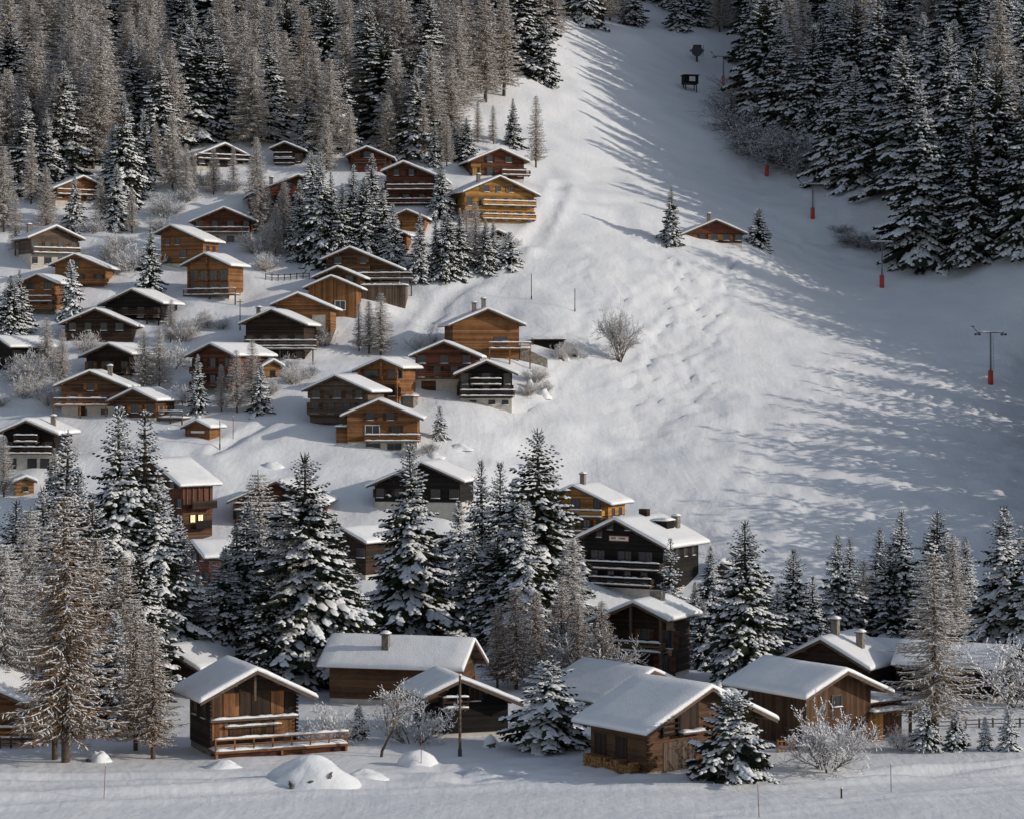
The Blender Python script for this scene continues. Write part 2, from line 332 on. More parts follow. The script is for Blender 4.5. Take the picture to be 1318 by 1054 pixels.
def chalet(label, peak, rl, rr, base, yaw, L, wood, hb=1.2, pm='plaster', pitch=23, bal=(), win=None, side=0, chim=(), shut='brown', ts=.34,
           wv=False, posts=False, name='chalet', group='chalets on the snowy hillside', of=1.0, os_=.9, D=None, extra=None, cat='chalet', frame='trim', logs=False, rows=None):
    HC[0] += 1; rg = random.Random(HC[0] * 7 + 1)
    gx, gy, gz = at(peak[0], base)
    if D: gy = D; gx = (peak[0] - CX) / F * D; gz = (HY - base) / F * D
    k = gy / F; cy = math.cos(math.radians(yaw)); th = -math.radians(yaw)
    ts = ts * .8
    wl = (peak[0] - rl) * k / cy; wr = (rr - peak[0]) * k / cy; Ht = (base - peak[1]) * k
    td = .16; tp = math.tan(math.radians(pitch)); Hr = Ht - td - ts * 1.0
    o = bpy.data.objects.new(name, None); COL.objects.link(o); o.empty_display_size = 2
    off = Matrix.Rotation(th, 3, 'Z') @ Vector((0, of, 0))
    o.location = (gx + off.x, gy + off.y, gz); o.rotation_euler.z = th
    tag(o, label, cat, group); HOUSES.append((o.location.x, o.location.y, label))
    a = -(wl - os_); b = wr - os_; ea = Hr + tp * a; eb = Hr - tp * b
    wm = wood + ('_v' if wv else ''); mb = MB()
    hb = min(hb, min(ea, eb) - .6) if hb > 0 else 0
    mb.prism([(a, hb), (b, hb), (b, eb), (0, Hr), (a, ea)], 0, L); wall = mb.build('wall', wm, o)
    pl = MB(); ins = .06 if hb > .3 else 0
    pl.box(a + .06, b - .06, .06, L - .06, -4.5, max(hb, .02)); pl.build('foundation', pm, o)
    # roof deck
    sx = 1 / math.cos(math.radians(pitch)); dz = td * sx
    def rp(x): return Hr - tp * abs(x)
    d = MB(); d.prism([(-wl, rp(wl)), (0, Hr), (0, Hr + dz), (-wl, rp(wl) + dz)], -of, L + .8); d.prism([(0, Hr), (wr, rp(wr)), (wr, rp(wr) + dz), (0, Hr + dz)], -of, L + .8)
    roof = d.build('roof', 'trim', o)
    # snow on the roof: rounded slab over both slopes, uneven
    n = 7; prof = []; e = .1
    st = ts * sx
    z0 = Hr + dz + .004
    xs = [-wl - e] + [-wl + .1 + (wl - .1) * i / n for i in range(n)] + [0] + [wr * (i + 1) / n for i in range(n)] + [wr + e]
    ny = max(5, int(L / 1.1)); ysn = [-of - .08, -of + .12] + [-of + .12 + (L + .8 + of - .24) * i / ny for i in range(1, ny)] + [L + .68, L + .88]
    Vt = []; Vb = []; R_ = len(ysn); C_ = len(xs)
    for j, yy in enumerate(ysn):
        ed = .7 if j in (0, R_ - 1) else 1
        for i, xx in enumerate(xs):
            ee = .7 if i in (0, C_ - 1) else 1
            cr = .8 if xx == 0 else 1
            h = st * ed * ee * (cr + .22 * (float(vnoise(xx + gx, yy + gy, 1.7))) + .25 * float(vnoise(xx * 1.0 + gx + 50, yy + gy, 4)))
            zb = z0 - tp * abs(xx)
            Vt.append((xx, yy, zb + max(h, .05))); Vb.append((xx, yy, zb - (.06 if (i in (0, C_ - 1) or j in (0, R_ - 1)) else 0)))
    Fc = []
    N = len(Vt)
    for j in range(R_ - 1):
        for i in range(C_ - 1):
            q = j * C_ + i; Fc.append((q, q + 1, q + C_ + 1, q + C_)); Fc.append((N + q, N + q + C_, N + q + C_ + 1, N + q + 1))
    for i in range(C_ - 1):
        Fc.append((N + i, N + i + 1, i + 1, i)); q = (R_ - 1) * C_ + i; Fc.append((q, q + 1, N + q + 1, N + q))
    for j in range(R_ - 1):
        q = j * C_; Fc.append((q, q + C_, N + q + C_, N + q)); q += C_ - 1; Fc.append((N + q, N + q + C_, q + C_, q))
    link('snow_cover', mesh('snow_cover', Vt + Vb, Fc, 'roofsnow', True), roof)
    # bargeboards and purlins
    for s, w_ in ((-1, wl), (1, wr)):
        g = MB(); y0 = -of - .05
        g.prism([(0, Hr - .14), (s * w_, rp(w_) - .14), (s * w_, rp(w_) + dz * .8), (0, Hr + dz * .8)][::s], y0, y0 + .046); g.build('bargeboard', 'trim', roof)
    for fx in (-.96, -.5, 0, .5, .96):
        x = (-a if fx < 0 else b) * fx if fx else 0
        x = a * -fx if fx < 0 else b * fx
        link('purlin', cbox(.2, of - .07, .22, 'trim'), roof, (x, -of + .06, rp(x) - .24))
    for cx_, cf in chim:
        zc = rp(cx_) + dz; hh = 1.5
        c = link('chimney', cbox(.62, .62, hh + .5, 'stone'), roof, (cx_, L * cf, zc - .45))
        link('chimney_cap', cbox(.86, .86, .1, 'rock'), c, (0, -.12, hh + .5)); link('chimney_snow', snow_bar(.8, .8, .3, 5), c, (0, -.09, hh + .6))
    Wd = b - a
    # balconies: (z, from, to, snow?)
    for bi, (z, f0, f1, sn) in enumerate(bal):
        x0, x1 = a + Wd * f0, a + Wd * f1; w_ = x1 - x0; xm = (x0 + x1) / 2; dp = min(1.15, of + .25)
        q = link('balcony', cbox(w_, dp, .14, 'trim'), o, (xm, -dp, z))
        r = MB(); r.box(-w_ / 2, w_ / 2, 0, .07, .92, 1.0); r.box(-w_ / 2, w_ / 2, .01, .05, .24, .44); r.box(-w_ / 2, w_ / 2, .01, .05, .54, .76)
        for i in range(max(2, int(w_ / 1.6)) + 1):
            x = -w_ / 2 + (w_ - .1) * i / max(2, int(w_ / 1.6)); r.box(x, x + .1, .055, .13, .14, .92)
        for s in (-1, 1): r.box(s * w_ / 2 - (.05 if s > 0 else 0), s * w_ / 2 + (.05 if s < 0 else 0), .08, dp, .3, .98)
        r.build('railing', (wm if wood not in ('black',) else 'dark') if not sn == 2 else 'grey', q)
        if sn:
            link('rail_snow', snow_bar(w_ - .05, .16, .2, bi), q, (0, -.05, 1.0)); link('deck_snow', snow_bar(w_ - .1, .4, .2, bi + 2), q, (0, -.1, .14))
        for s in (-1, 1):
            link('bracket', cbox(.12, dp - .1, .16, 'trim'), q, (s * (w_ / 2 - .3), .08, -.161))
    # windows
    if win is None:
        win = []; lev = rows
        if lev is None:
            lev = []; z = (hb + .75 if hb < 1.8 else .7)
            while z + 1.1 < Hr - .7: lev.append(z); z += 2.45
        for z in lev:
            half = min(-a, b, (Hr - z - 1.35) / tp) - .35
            lo = max(a, -(Hr - z - 1.35) / tp) + .75; hi = min(b, (Hr - z - 1.35) / tp) - .75
            if hi - lo < .2: lo = hi = (lo + hi) / 2
            nx = max(1, int((hi - lo) / 2.3) + 1)
            for i in range(nx):
                x = (lo + hi) / 2 if nx == 1 else lo + (hi - lo) * i / (nx - 1)
                tall = any(abs(z - bz[0]) < 1.1 for bz in bal)
                win.append((x, z if not tall else z - .2, .85 + .25 * (rg.random() < .3), 1.05 if not tall else 1.5, rg.random() < .65))
    for wv_ in win:
        x, z, w_, h_, sh = wv_[:5]; pn = wv_[5] if len(wv_) > 5 else 'glass'
        inpl = z < hb - .2
        window(o, x, z, w_, h_, 0, (.06 if inpl else 0) - .004, 0, (shut if sh and not inpl else None), pn, frame)
    for s in (-1, 1):
        if side:
            for i in range(side):
                y = L * (i + .7) / (side + .4); hw = min(ea, eb)
                z = max(hb + .4, hw - 1.9)
                if z + 1.05 < hw: window(o, y, z, .8, 1.0, 0, (a - .004) if s < 0 else (b + .004), math.radians(90 * s), shut if rg.random() < .5 else None, 'glass', frame)
    if posts:
        for x in (a + .1, 0, b - .1):
            link('post', cbox(.22, .22, rp(x) - .05, 'trim'), o, (x, -.24, -.0))
    if logs:
        for x in (a, b):
            lb = MB(); zz = hb + .12
            while zz < rp(x) - .2: lb.tube((x, -.28, zz), (x, .0, zz), .11, n=7); zz += .3
            lb.build('log_ends', wood, o)
    if extra: extra(o, dict(a=a, b=b, Hr=Hr, tp=tp, L=L, hb=hb, rp=rp, roof=roof, wl=wl, wr=wr, wm=wm, k=k))
    return o

# ------------------------------------------------------------------ chalets
def annex(o, x0, x1, y0, y1, z0, z1, mat, nm='annex', snow=.35, roofm='trim', ov=.25):
    q = MB().box(x0, x1, y0, y1, z0, z1).build(nm, mat, o)
    MB().box(x0 - ov, x1 + ov, y0 - ov, y1, z1, z1 + .14).build('annex_roof', roofm, q)
    if snow: link('annex_snow', snow_bar(x1 - x0 + 2 * ov, y1 - y0 + ov, snow, 8), q, ((x0 + x1) / 2, y0 - ov, z1 + .141))
    return q
def deck(o, x0, x1, y0, y1, z, mat='trim', snow=True, rail=True):
    q = MB().box(x0, x1, y0, y1, z - .18, z).build('terrace', mat, o)
    for x in (x0 + .15, (x0 + x1) / 2, x1 - .15):
        for y in (y0 + .15,): MB().box(x - .09, x + .09, y - .09, y + .09, z - 3.2, z - .18).build('terrace_post', mat, q)
    if rail:
        r = MB(); r.box(x0, x1, y0, y0 + .07, z + .85, z + .95); r.box(x0, x1, y0 + .01, y0 + .05, z + .4, z + .55)
        n = max(2, int((x1 - x0) / 1.4))
        for i in range(n + 1): x = x0 + (x1 - x0 - .1) * i / n; r.box(x, x + .1, y0 + .06, y0 + .14, z, z + .85)
        r.build('railing', mat, q)
        if snow: link('rail_snow', snow_bar(x1 - x0, .16, .2, 4), q, ((x0 + x1) / 2, y0 - .05, z + .95))
    if snow: link('deck_snow', snow_bar(x1 - x0 - .1, y1 - y0 - .1, .25, 2), q, ((x0 + x1) / 2, y0 + .05, z))
    return q
def door(o, x, z, w, h, mat, off=-.05):
    q = MB().box(x - w / 2, x + w / 2, off, off + .06, z, z + h).build('door', mat, o)
    MB().box(x + w / 2 - .16, x + w / 2 - .1, off - .05, off - .001, z + h * .45, z + h * .55).build('handle', 'darkmetal', q); return q
def panel(o, x0, x1, z0, z1, mat, off=-.04, nm='panel'):
    return MB().box(x0, x1, off, -.004, z0, z1).build(nm, mat, o)
C = chalet
# --- upper row, at the edge of the wood
C('very dark chalet with snowy balcony under the wood, its shaded roof side showing', (290, 183), 251, 326, 219, -28, 5.4, 'black', .6, bal=[(1.9, 0, 1, 1)], shut='dark')
C('small dark chalet with two snowy balcony rails, tucked beneath the forest', (366, 181), 346, 393, 215, 5, 7, 'dark', .5, bal=[(1.7, 0, .7, 1), (.55, 0, .8, 1)])
C('orange and brown chalet half hidden behind a snowy spruce below the forest', (108, 225), 72, 144, 266, -32, 5, 'orange', 1.0, bal=[(2.0, .0, 1, 1)], shut='brown')
C('wide reddish brown chalet with chimney behind the dark spruce clump', (384, 223), 321, 432, 292, -12, 9, 'red', 1.2, chim=[(-4.4, .4)], bal=[(3.0, .1, .9, 0)], shut='dark')
C('reddish chalet whose upper gable alone shows among larches above the spruce clump', (472, 187), 445, 508, 228, 0, 8, 'red', .6, shut='dark', bal=[(2.6, .1, .9, 0)])
C('red brown chalet with two long snowy balconies below the larches', (519, 206), 490, 574, 268, 4, 9, 'red', .5, bal=[(3.3, 0, 1, 1), (.7, 0, 1, 1)], shut='dark', ts=.42)
C('red and orange chalet standing directly above the yellow chalet', (644, 189), 602, 682, 234, -14, 9, 'red', .6, bal=[(1.2, .55, 1.1, 1)], shut='dark',
  extra=lambda o, d: panel(o, d['a'], d['a'] + 1.9, d['hb'], d['hb'] + 2.7, 'ochre'))
C('large yellow ochre chalet with two snowy balconies beside the ski slope', (644, 225), 596, 696, 290, -22, 9, 'ochre', .5, bal=[(3.5, .22, 1, 1), (1.0, .22, 1, 1)], shut='orange', chim=[(-2.6, .35)], side=1)
C('tiny dark shed with white roof just downhill of the yellow chalet', (640, 294), 628, 657, 312, -10, 4, 'dark', 0, name='shed', cat='shed', win=[], os_=.4, of=.5, ts=.4, group=None)
C('small orange chalet with high gable wedged between spruces', (523, 268), 500, 550, 300, 5, 6, 'orange', .3, shut='brown', os_=.6)
C('narrow orange hut with low roof peeping out beside the spruce clump', (500, 290), 480, 525, 328, 8, 5, 'orange', .4, shut='brown', os_=.5, bal=[(.6, .1, 1, 1)])
# --- left upper terraces
C('dark red brown chalet with pale ground floor above the glazed orange chalet', (288, 265), 243, 328, 317, 0, 9, 'red', 2.3, bal=[(2.3, 0, 1, 1)], shut='dark')
C('orange chalet with long sloping snow roof, uphill of the glazed one', (219, 288), 196, 266, 344, 24, 5, 'orange', .6, win=[(-1.2, 3.9, .7, 1.0, 0), (.9, 3.9, .7, 1.0, 0), (2.0, 1.6, 1.2, 1.4, 0), (-.9, .6, .9, 1.0, 0)], side=2)
def glazed(o, d):
    w = d['b'] - d['a']
    for i in range(4):
        x = d['a'] + w * (.14 + .24 * i); window(o, x, 3.0, 1.3, 1.55, 0, -.004, 0, None, 'glass', 'orange', False)
        window(o, x, 1.1, 1.3, 1.3, 0, -.004, 0, None, 'glass', 'orange', False)
    for x in (d['a'] + .1, 0, d['b'] - .1): MB().box(x - .13, x + .13, -.3, -.06, 0, d['rp'](x) - .05).build('post', 'orange', o)
    deck(o, d['a'], d['b'] + 2.2, -1.6, -.02, .55, 'trim')
C('orange chalet with a fully glazed gable and corner terrace', (263, 324), 230, 299, 384, 25, 4.4, 'orange', .5, win=[], extra=glazed, shut=None)
C('grey brown chalet on a pale plastered ground floor with a chimney', (73, 289), 40, 106, 345, -32, 6, 'grey', 2.4, bal=[(2.4, 0, 1, 1)], chim=[(-2.8, .75)], shut='brown')
C('orange brown chalet with dark lower balcony behind a young spruce', (96, 325), 62, 139, 373, 3, 8, 'orange', .5, bal=[(.9, 0, 1.1, 0)], shut='brown')
C('orange chalet with bright upper windows just below its taller orange neighbour', (47, 351), 13, 75, 405, 12, 8, 'orange', .9, pm='stone', bal=[(2.0, 0, 1, 1), (.6, .1, 1, 0)], shut='honey')
C('blackish brown chalet with a broad white roof and deep balcony', (169, 370), 123, 212, 416, 17, 6.2, 'black', .4, bal=[(1.3, .1, 1, 0)], shut='dark', extra=lambda o, d: deck(o, d['b'] - 2, d['b'] + 2.4, -1.4, -.02, .5, 'dark', False))
C('plain dark grey brown barn with shallow gable below the blackish chalet', (122, 395), 75, 176, 443, 0, 9, 'dark', .3, rows=[2.2], shut=None, name='barn', cat='barn', group=None)
C('dark chalet cut off at the roof corner beside snowy shrubs', (-6, 431), -45, 18, 481, 42, 7, 'black', .5, shut='dark', side=2)
C('dark chalet with glowing orange shutters above the long orange balcony', (139, 440), 99, 171, 488, 13, 8, 'dark', .5, bal=[(.8, .25, 1, 0)], shut='orange')
def h15(o, d):
    deck(o, d['a'] - .9, d['b'] * .55, -1.5, -.02, 2.1, 'orange', True)
    door(o, d['a'] + 3.0, .05, 1.0, 1.9, 'dark', .0)
C('brown chalet with a long orange balcony over a white plastered ground floor', (115, 475), 69, 165, 540, 0, 9, 'brown', 1.9, win=[(-2.4, 2.3, 1.0, 1.3, 1), (0, 4.2, .9, .9, 1), (2.2, 2.3, 1.0, 1.3, 1), (-1.0, .5, .8, .9, 0), (2.0, .5, .8, .9, 0)], shut='orange', chim=[(2.3, .3)], extra=h15)
C('brown chalet with broad snow roof and wooden terrace behind spruces', (171, 498), 134, 204, 543, 22, 5.4, 'brown', .6, side=2, shut='orange', extra=lambda o, d: deck(o, d['b'] + .1, d['b'] + 4.2, .5, 3, .6, 'trim'))
C('little brown garden hut with a signboard standing alone on the snow', (252, 538), 231, 272, 566, 25, 2.8, 'orange', 0, name='hut', cat='hut', os_=.45, of=.5, ts=0.36, win=[], group=None,
  extra=lambda o, d: panel(o, -1.1, 1.1, .95, 1.25, 'signface', -.05, 'signboard'))
C('black chalet with snowy balcony above beige plaster floor with three windows', (33, 537), -8, 76, 610, 5, 9, 'black', 2.7, bal=[(4.3, .25, .72, 1), (2.7, 0, 1, 1)], rows=[3.0], shut='dark', chim=[(2.7, .3)], ts=.5,
  extra=lambda o, d: [window(o, x, .6, 1.1, 1.4, 0, .05, 0, None, 'glass', 'dark') for x in (d['a'] + 1.2, .6, d['b'] - 1.3)])
C('tiny pale cabin with little gable in front of the beige plaster wall', (33, 610), 17, 47, 638, -15, 3, 'honey', 0, name='cabin', cat='cabin', os_=.4, of=.4, ts=.4, win=[(0, .6, .6, .6, 0)], group=None)
def h19(o, d):
    b = d['b']; L = d['L']; hw = d['rp'](b)
    q = MB().box(b, b + 1.3, .6, L - .2, 3.0, 3.15).build('balcony', 'dark', o); MB().box(b + 1.22, b + 1.3, .6, L - .2, 3.15, 4.0).build('railing', 'dark', q)
    q = MB().box(b, b + 1.3, 1.2, L - 1, .45, .6).build('balcony', 'black', o); MB().box(b + 1.22, b + 1.3, 1.2, L - 1, .6, 1.5).build('railing', 'black', q)
    for i in range(2): window(o, 1.5 + 1.2 * i, 1.25, .7, .9, 0, b + .0, math.radians(90), None, 'lit', 'trim', False)
    for i in range(5): MB().box(b + .01, b + .16, .5 + i * (L - 1) / 4, .66 + i * (L - 1) / 4, 3.16, hw - .1).build('post', 'trim', o)
C('red brown chalet with overhanging white roof, side balconies and lit lower windows', (190, 588), 142, 240, 682, 48, 4.6, 'red', 2.4, pm='brown', extra=h19, wv=True, shut='dark')
C('reddish chalet roof showing behind the frosted larch and tall spruce', (355, 616), 291, 421, 682, 4, 8, 'red', .6, shut='dark', bal=[(2.5, 0, 1, 1)])
# --- middle rows
C('dark reddish chalet with stepped snow roof between larch and young spruces', (270, 440), 235, 303, 506, 27, 10, 'red', .6, bal=[(2.9, 0, 1, 0), (.6, 0, 1, 0)], shut='dark')
C('tiny pale shed with steep white roof uphill of the twin young spruces', (352, 461), 337, 366, 492, -20, 3, 'honey', 0, name='shed', cat='shed', os_=.35, of=.4, pitch=30, ts=.4, win=[], group=None, extra=lambda o, d: door(o, 0, .05, .8, 1.7, 'dark'))
C('dark chalet with chimney and a snow topped picket balcony', (349, 396), 306, 397, 466, 9, 8, 'dark', .4, bal=[(2.3, 0, 1.25, 2)], chim=[(-3.0, .3)], shut='brown', rows=[2.7, .5],
  extra=lambda o, d: deck(o, d['a'] + .5, d['b'] + 2, -1.8, -.02, 2.0, 'grey', True, False))
C('honey brown chalet with a pale garage panel behind the dark picket balcony chalet', (383, 375), 347, 432, 443, 2, 8, 'orange', .3, win=[(-1.5, 4.4, .8, .8, 0)], shut='brown',
  extra=lambda o, d: (panel(o, 2.2, 4.3, 2.2, 4.6, 'plaster'), door(o, 1.6, .1, 1.1, 2.0, 'dark'), MB().box(d['b'] - .3, d['b'], -.9, -.6, -.5, 5).build('post', 'orange', o)))
C('orange brown chalet with one pale blue window panel and plain upright boards', (426, 353), 389, 465, 412, 2, 8, 'orange', .3, wv=True, win=[(1.4, 1.7, 1.6, 1.4, 0)], shut=None, frame='white')
C('chalet roof edge doubled closely above the plain orange brown chalet', (434, 341), 400, 470, 388, 4, 6, 'brown', .3, rows=[3.2], shut='dark',
  extra=lambda o, d: annex(o, d['b'], d['b'] + 7.5, .5, 4, -2, 2.6, 'grey_v', 'annex', .35))
C('long brown chalet with wide low gable reaching toward the spruces', (450, 316), 412, 520, 366, 5, 8, 'brown', .4, bal=[(2.2, .1, .6, 0)], shut='orange', extra=lambda o, d: deck(o, 0, d['b'] + 2.5, -2.2, -.02, .9, 'trim', True))
def h34(o, d):
    deck(o, 0, d['b'] + 1.6, -1.7, -.02, 2.2, 'orange')
    q = MB().prism([(d['b'] + .2, -2), (d['b'] + 4.6, -2), (d['b'] + 4.6, .6), (d['b'] + .2, 2.6)], .4, 4).build('retaining_wall', 'stone', o)
C('brown chalet with two chimneys and a stone ramp facing the ski slope', (628, 395), 577, 677, 467, -10, 9, 'orange', .6, pm='stone', win=[(2.2, 2.7, 1.9, 1.3, 0), (-1.0, .6, 1.2, 1.1, 0)], chim=[(-1.6, .25), (-.1, .25)], extra=h34)
C('reddish brown chalet with balcony above a white plastered ground floor', (571, 437), 526, 620, 507, 3, 9, 'red', 2.2, bal=[(2.3, 0, 1, 0)], rows=[2.7, 4.6], shut='dark', extra=lambda o, d: (door(o, d['a'] + 2.0, .0, 2.2, 1.9, 'brown', .0), window(o, 2.7, .9, 1.2, .8, 0, .05, 0, None)))
C('black boarded chalet on a white base with thin snowy balcony lines', (626, 462), 584, 667, 524, 0, 8, 'black', 1.3, bal=[(1.5, 0, 1.05, 1), (3.2, .2, .8, 1)], rows=[1.9, 3.6], shut='dark', extra=lambda o, d: [window(o, x, .35, .8, .55, 0, .05, 0, None, 'glass', 'dark') for x in (-2, .8, 2.8)])
def h37(o, d):
    for x in (d['a'] + .15, 0, d['b'] - .15): MB().box(x - .15, x + .15, -.95, -.65, 0, d['rp'](x) - .05).build('post', 'orange', o)
    window(o, -1.9, 4.0, 2.2, 1.1, 0, -.004, 0, None, 'glass', 'orange', False); window(o, 1.9, 4.0, 2.2, 1.1, 0, -.004, 0, None, 'glass', 'orange', False)
    annex(o, d['b'] + .1, d['b'] + 1.8, 1, 3, -1, 1.2, 'stone', 'annex', .3)
C('orange chalet with timber posts and dark picture windows in its gable', (490, 459), 452, 519, 522, 17, 7, 'orange', .8, pm='stone', win=[(-1.7, 1.4, 1.2, 1.2, 1), (1.5, 1.4, 1.2, 1.2, 1)], bal=[(2.9, .0, 1, 0)], extra=h37, shut='brown')
C('grey brown chalet with dark railed gallery beside the chalet with white framed window', (431, 481), 387, 479, 554, 16, 7, 'grey', .5, bal=[(2.2, 0, 1, 0)], rows=[2.6, 4.6], shut='brown')
def h39(o, d):
    window(o, -.9, 2.2, 1.9, 1.3, 0, -.012, 0, None, 'glass', 'white')
    annex(o, d['a'] - 1.6, d['a'] - .02, .6, 4, -1, 3.2, 'orange', 'annex', .35)
    for x in (-.8, 2.2): window(o, x, .15, 1.9, .8, 0, .05, 0, None, 'glass', 'stone', False)
C('bright orange brown chalet with white framed window over a stone base', (487, 512), 438, 545, 580, 0, 8.5, 'orange', 1.2, pm='plaster', bal=[(1.25, .25, 1.05, 1)], win=[(-1.2, 4.3, .9, 1.0, 1), (1.6, 4.3, .9, 1.0, 1), (2.4, 2.2, .9, 1.2, 1)], shut='brown', extra=h39)
C('black chalet on white base half hidden behind the tall lone spruce', (542, 592), 470, 598, 668, 14, 7, 'black', 2.2, rows=[2.8], shut='dark')
C('low dark barn with bright white roof between the two tallest spruce clumps', (440, 677), 405, 473, 742, 35, 6, 'dark', .3, rows=[2.5], shut=None, name='barn', cat='barn', group=None)
C('small dark gable of a barn peeping beside the lone tall spruce', (578, 688), 556, 596, 738, 20, 6, 'black', 0, name='barn', cat='barn', os_=.5, win=[], group=None)
C('low house with broad white roof beneath the lit window chalet', (246, 693), 205, 268, 758, 60, 7, 'red', .4, shut='dark', side=2)
def pubsign(o, d):
    zc = 6.5; b = MB()
    s = MB().box(-1.45, 1.45, -.1, -.03, zc, zc + .72).build('signboard', 'signred', o)
    MB().box(-1.33, 1.33, -.125, -.101, zc + .1, zc + .62).build('sign_face', 'signface', s)
    # worn dark lettering, too faded to read in the photograph: plain strokes
    rg = random.Random(3); x = -1.1
    while x < 1.0:
        if not -.45 < x < -.25:
            b.box(x, x + .05, -.14, -.126, zc + .2, zc + .52)
            if rg.random() < .75: b.box(x + .055, x + .15, -.14, -.126, zc + (.46, .2, .34)[rg.randrange(3)], zc + (.46, .2, .34)[rg.randrange(3)] + .06 if False else zc + .52)
        x += .2
    b.build('lettering', 'dark', s)
def hotel(o, d):
    a, b_, L, tp, rp, roof = d['a'], d['b'], d['L'], d['tp'], d['rp'], d['roof']
    pubsign(o, d)
    # shed dormer and chimney on the roof side
    x = b_ * .52; zr = rp(x) + .2
    q = MB().box(x - 1.1, x + .9, L * .52, L * .72, zr - .6, zr + 1.0).build('dormer', 'black', roof)
    link('dormer_snow', snow_bar(2.4, L * .2 + .6, .4, 3), q, (x - .2, L * .52 - .3, zr + 1.0))
    c = link('chimney', cbox(.9, .9, 2.0, 'stone'), roof, (b_ * .62, L * .78, rp(b_ * .62))); link('chimney_snow', snow_bar(1, 1, .35, 1), c, (0, -.05, 2.0))
    link('roof_vent', cbox(1.2, .9, .9, 'dark'), roof, (b_ * .08, L * .55, rp(0) + .2))
C('big black hotel chalet with a long name sign on its gable', (791, 664), 737, 856, 762, 30, 10.5, 'black', .5, pitch=25, bal=[(2.9, 0, 1, 1), (.9, .1, .9, 1)], os_=1.2, of=1.3, ts=0.45,
  win=[(-2.9, 7.0, .7, .9, 0), (-1.3, 8.0, .7, .9, 0), (1.3, 8.0, .7, .9, 0)] + [(x, 3.9, .75, 1.25, 0) for x in (-3.6, -2.6, .3, 1.3, 3.3, 4.3)] + [(x, 1.3, .8, 1.3, 0) for x in (-3.6, -1.2, 1.2, 3.6)], side=4, shut=None, frame='grey', extra=hotel, name='hotel', cat='hotel', group=None)
C('orange ochre chalet with chimney rising right behind the black hotel', (737, 622), 695, 786, 716, 26, 5.6, 'ochre', .6, bal=[(5.2, .25, .95, 1), (2.4, .25, .95, 1)], shut='brown', side=2, chim=[(.4, .2)], group=None)
C('little snow capped gable hut among spruces beside the hotel', (928, 720), 918, 940, 748, 10, 3, 'brown', 0, name='hut', cat='hut', os_=.3, of=.4, ts=.5, pitch=35, win=[], group=None)
def h45(o, d):
    for x in (d['a'] + .1, d['a'] + (d['b'] - d['a']) * .55, d['b'] - .1): MB().box(x - .12, x + .12, -1.2, -.96, -.5, d['rp'](x) - .1).build('post', 'trim', o)
    link('ridge_stack', cbox(1.2, .9, 1.0, 'stone'), d['roof'], (.5, 2.5, d['rp'](.5) + .1))
C('brown timber chalet with a railed gallery and posts below the hotel', (815, 771), 752, 859, 874, 28, 5.5, 'dark', .4, bal=[(2.5, 0, 1, 2)], of=1.5, win=[(-2.5, .6, .9, 1.5, 1), (2.6, .4, 1.0, 1.8, 1), (.5, 3.0, .9, 1.6, 1), (3.0, 3.0, .9, 1.6, 1)], shut='red', extra=h45, chim=[])
# --- valley floor
G2 = 'chalets on the valley floor'
def h46(o, d):
    a, b, hb = d['a'], d['b'], d['hb']; w = b - a
    for f0, f1, m_ in ((.02, .14, 'brown_v'), (.15, .33, 'orange_v'), (.34, .47, 'dark_v'), (.48, .69, 'dark_v'), (.70, .85, 'orange_v'), (.86, .98, 'dark_v')):
        top = min(4.75, d['rp'](a + w * (f0 if f0 < .4 else f1)) - .25); panel(o, a + w * f0, a + w * f1, 3.0, max(3.6, top), m_, -.05)
    for f0, f1, m_ in ((.02, .2, 'orange_v'), (.22, .45, 'brown_v'), (.47, .72, 'brown_v'), (.74, .98, 'orange_v')):
        panel(o, a + w * f0, a + w * f1, 1.2, 2.55, m_, -.05)
    q = MB().box(a - .1, b + .1, -.4, -.005, 2.62, 2.8).build('ledge', 'trim', o); link('ledge_snow', snow_bar(w, .42, .2, 1), q, ((a + b) / 2, -.42, 2.8))
    q = MB().box(a + 1.1, b - 1.3, -.32, -.06, 2.1, 2.22).build('ledge', 'trim', o); link('ledge_snow', snow_bar(w - 2.4, .3, .16, 2), q, ((a + b) / 2 - .1, -.34, 2.22))
    deck(o, a - .2, b + 3.6, -2.0, -.03, .62, 'orange'); MB().box(a - .1, b + 3.4, -1.7, -1.55, -.5, .43).build('skirting_boards', 'red', o)
    q = MB().box(0 - .09, .09, -.95, -.78, 4.2, d['Hr'] - .2).build('king_post', 'trim', o)
C('dark timber chalet with orange board panels and a snow railed terrace, grey shaded roof', (331, 857), 262, 405, 973, -24, 5.6, 'dark', .5, pm='stone', win=[], shut=None, extra=h46, ts=0.36, of=1.4, os_=1.2, logs=True, pitch=26, side=2, group=G2)
C('dark barn roof rising behind the chalet with orange board panels', (212, 829), 150, 262, 890, 33, 7, 'dark', .3, name='barn', cat='barn', win=[], group=None, ts=.4)
C('long low brown house with a broad bright snow roof and one chimney', (611, 819), 597, 627, 905, -76, 11.5, 'brown', .5, pitch=29, os_=.8, chim=[(-2.0, .55)], rows=[1.0], shut='orange', ts=0.36, group=G2, D=207)
def h49(o, d):
    panel(o, -2.6, -.9, 2.9, 4.0, 'brown_v'); panel(o, 1.0, 2.2, 2.9, 4.0, 'dark_v')
C('black timber chalet with one small snowy balcony behind a utility pole', (594, 869), 545, 674, 951, -18, 5, 'black', .3, bal=[(2.35, .12, .45, 1)], win=[(-2.4, .8, .8, 1.2, 0), (1.5, 2.9, .8, 1.0, 0)], extra=h49, shut=None, ts=0.34, of=1.3, side=1, group=G2)
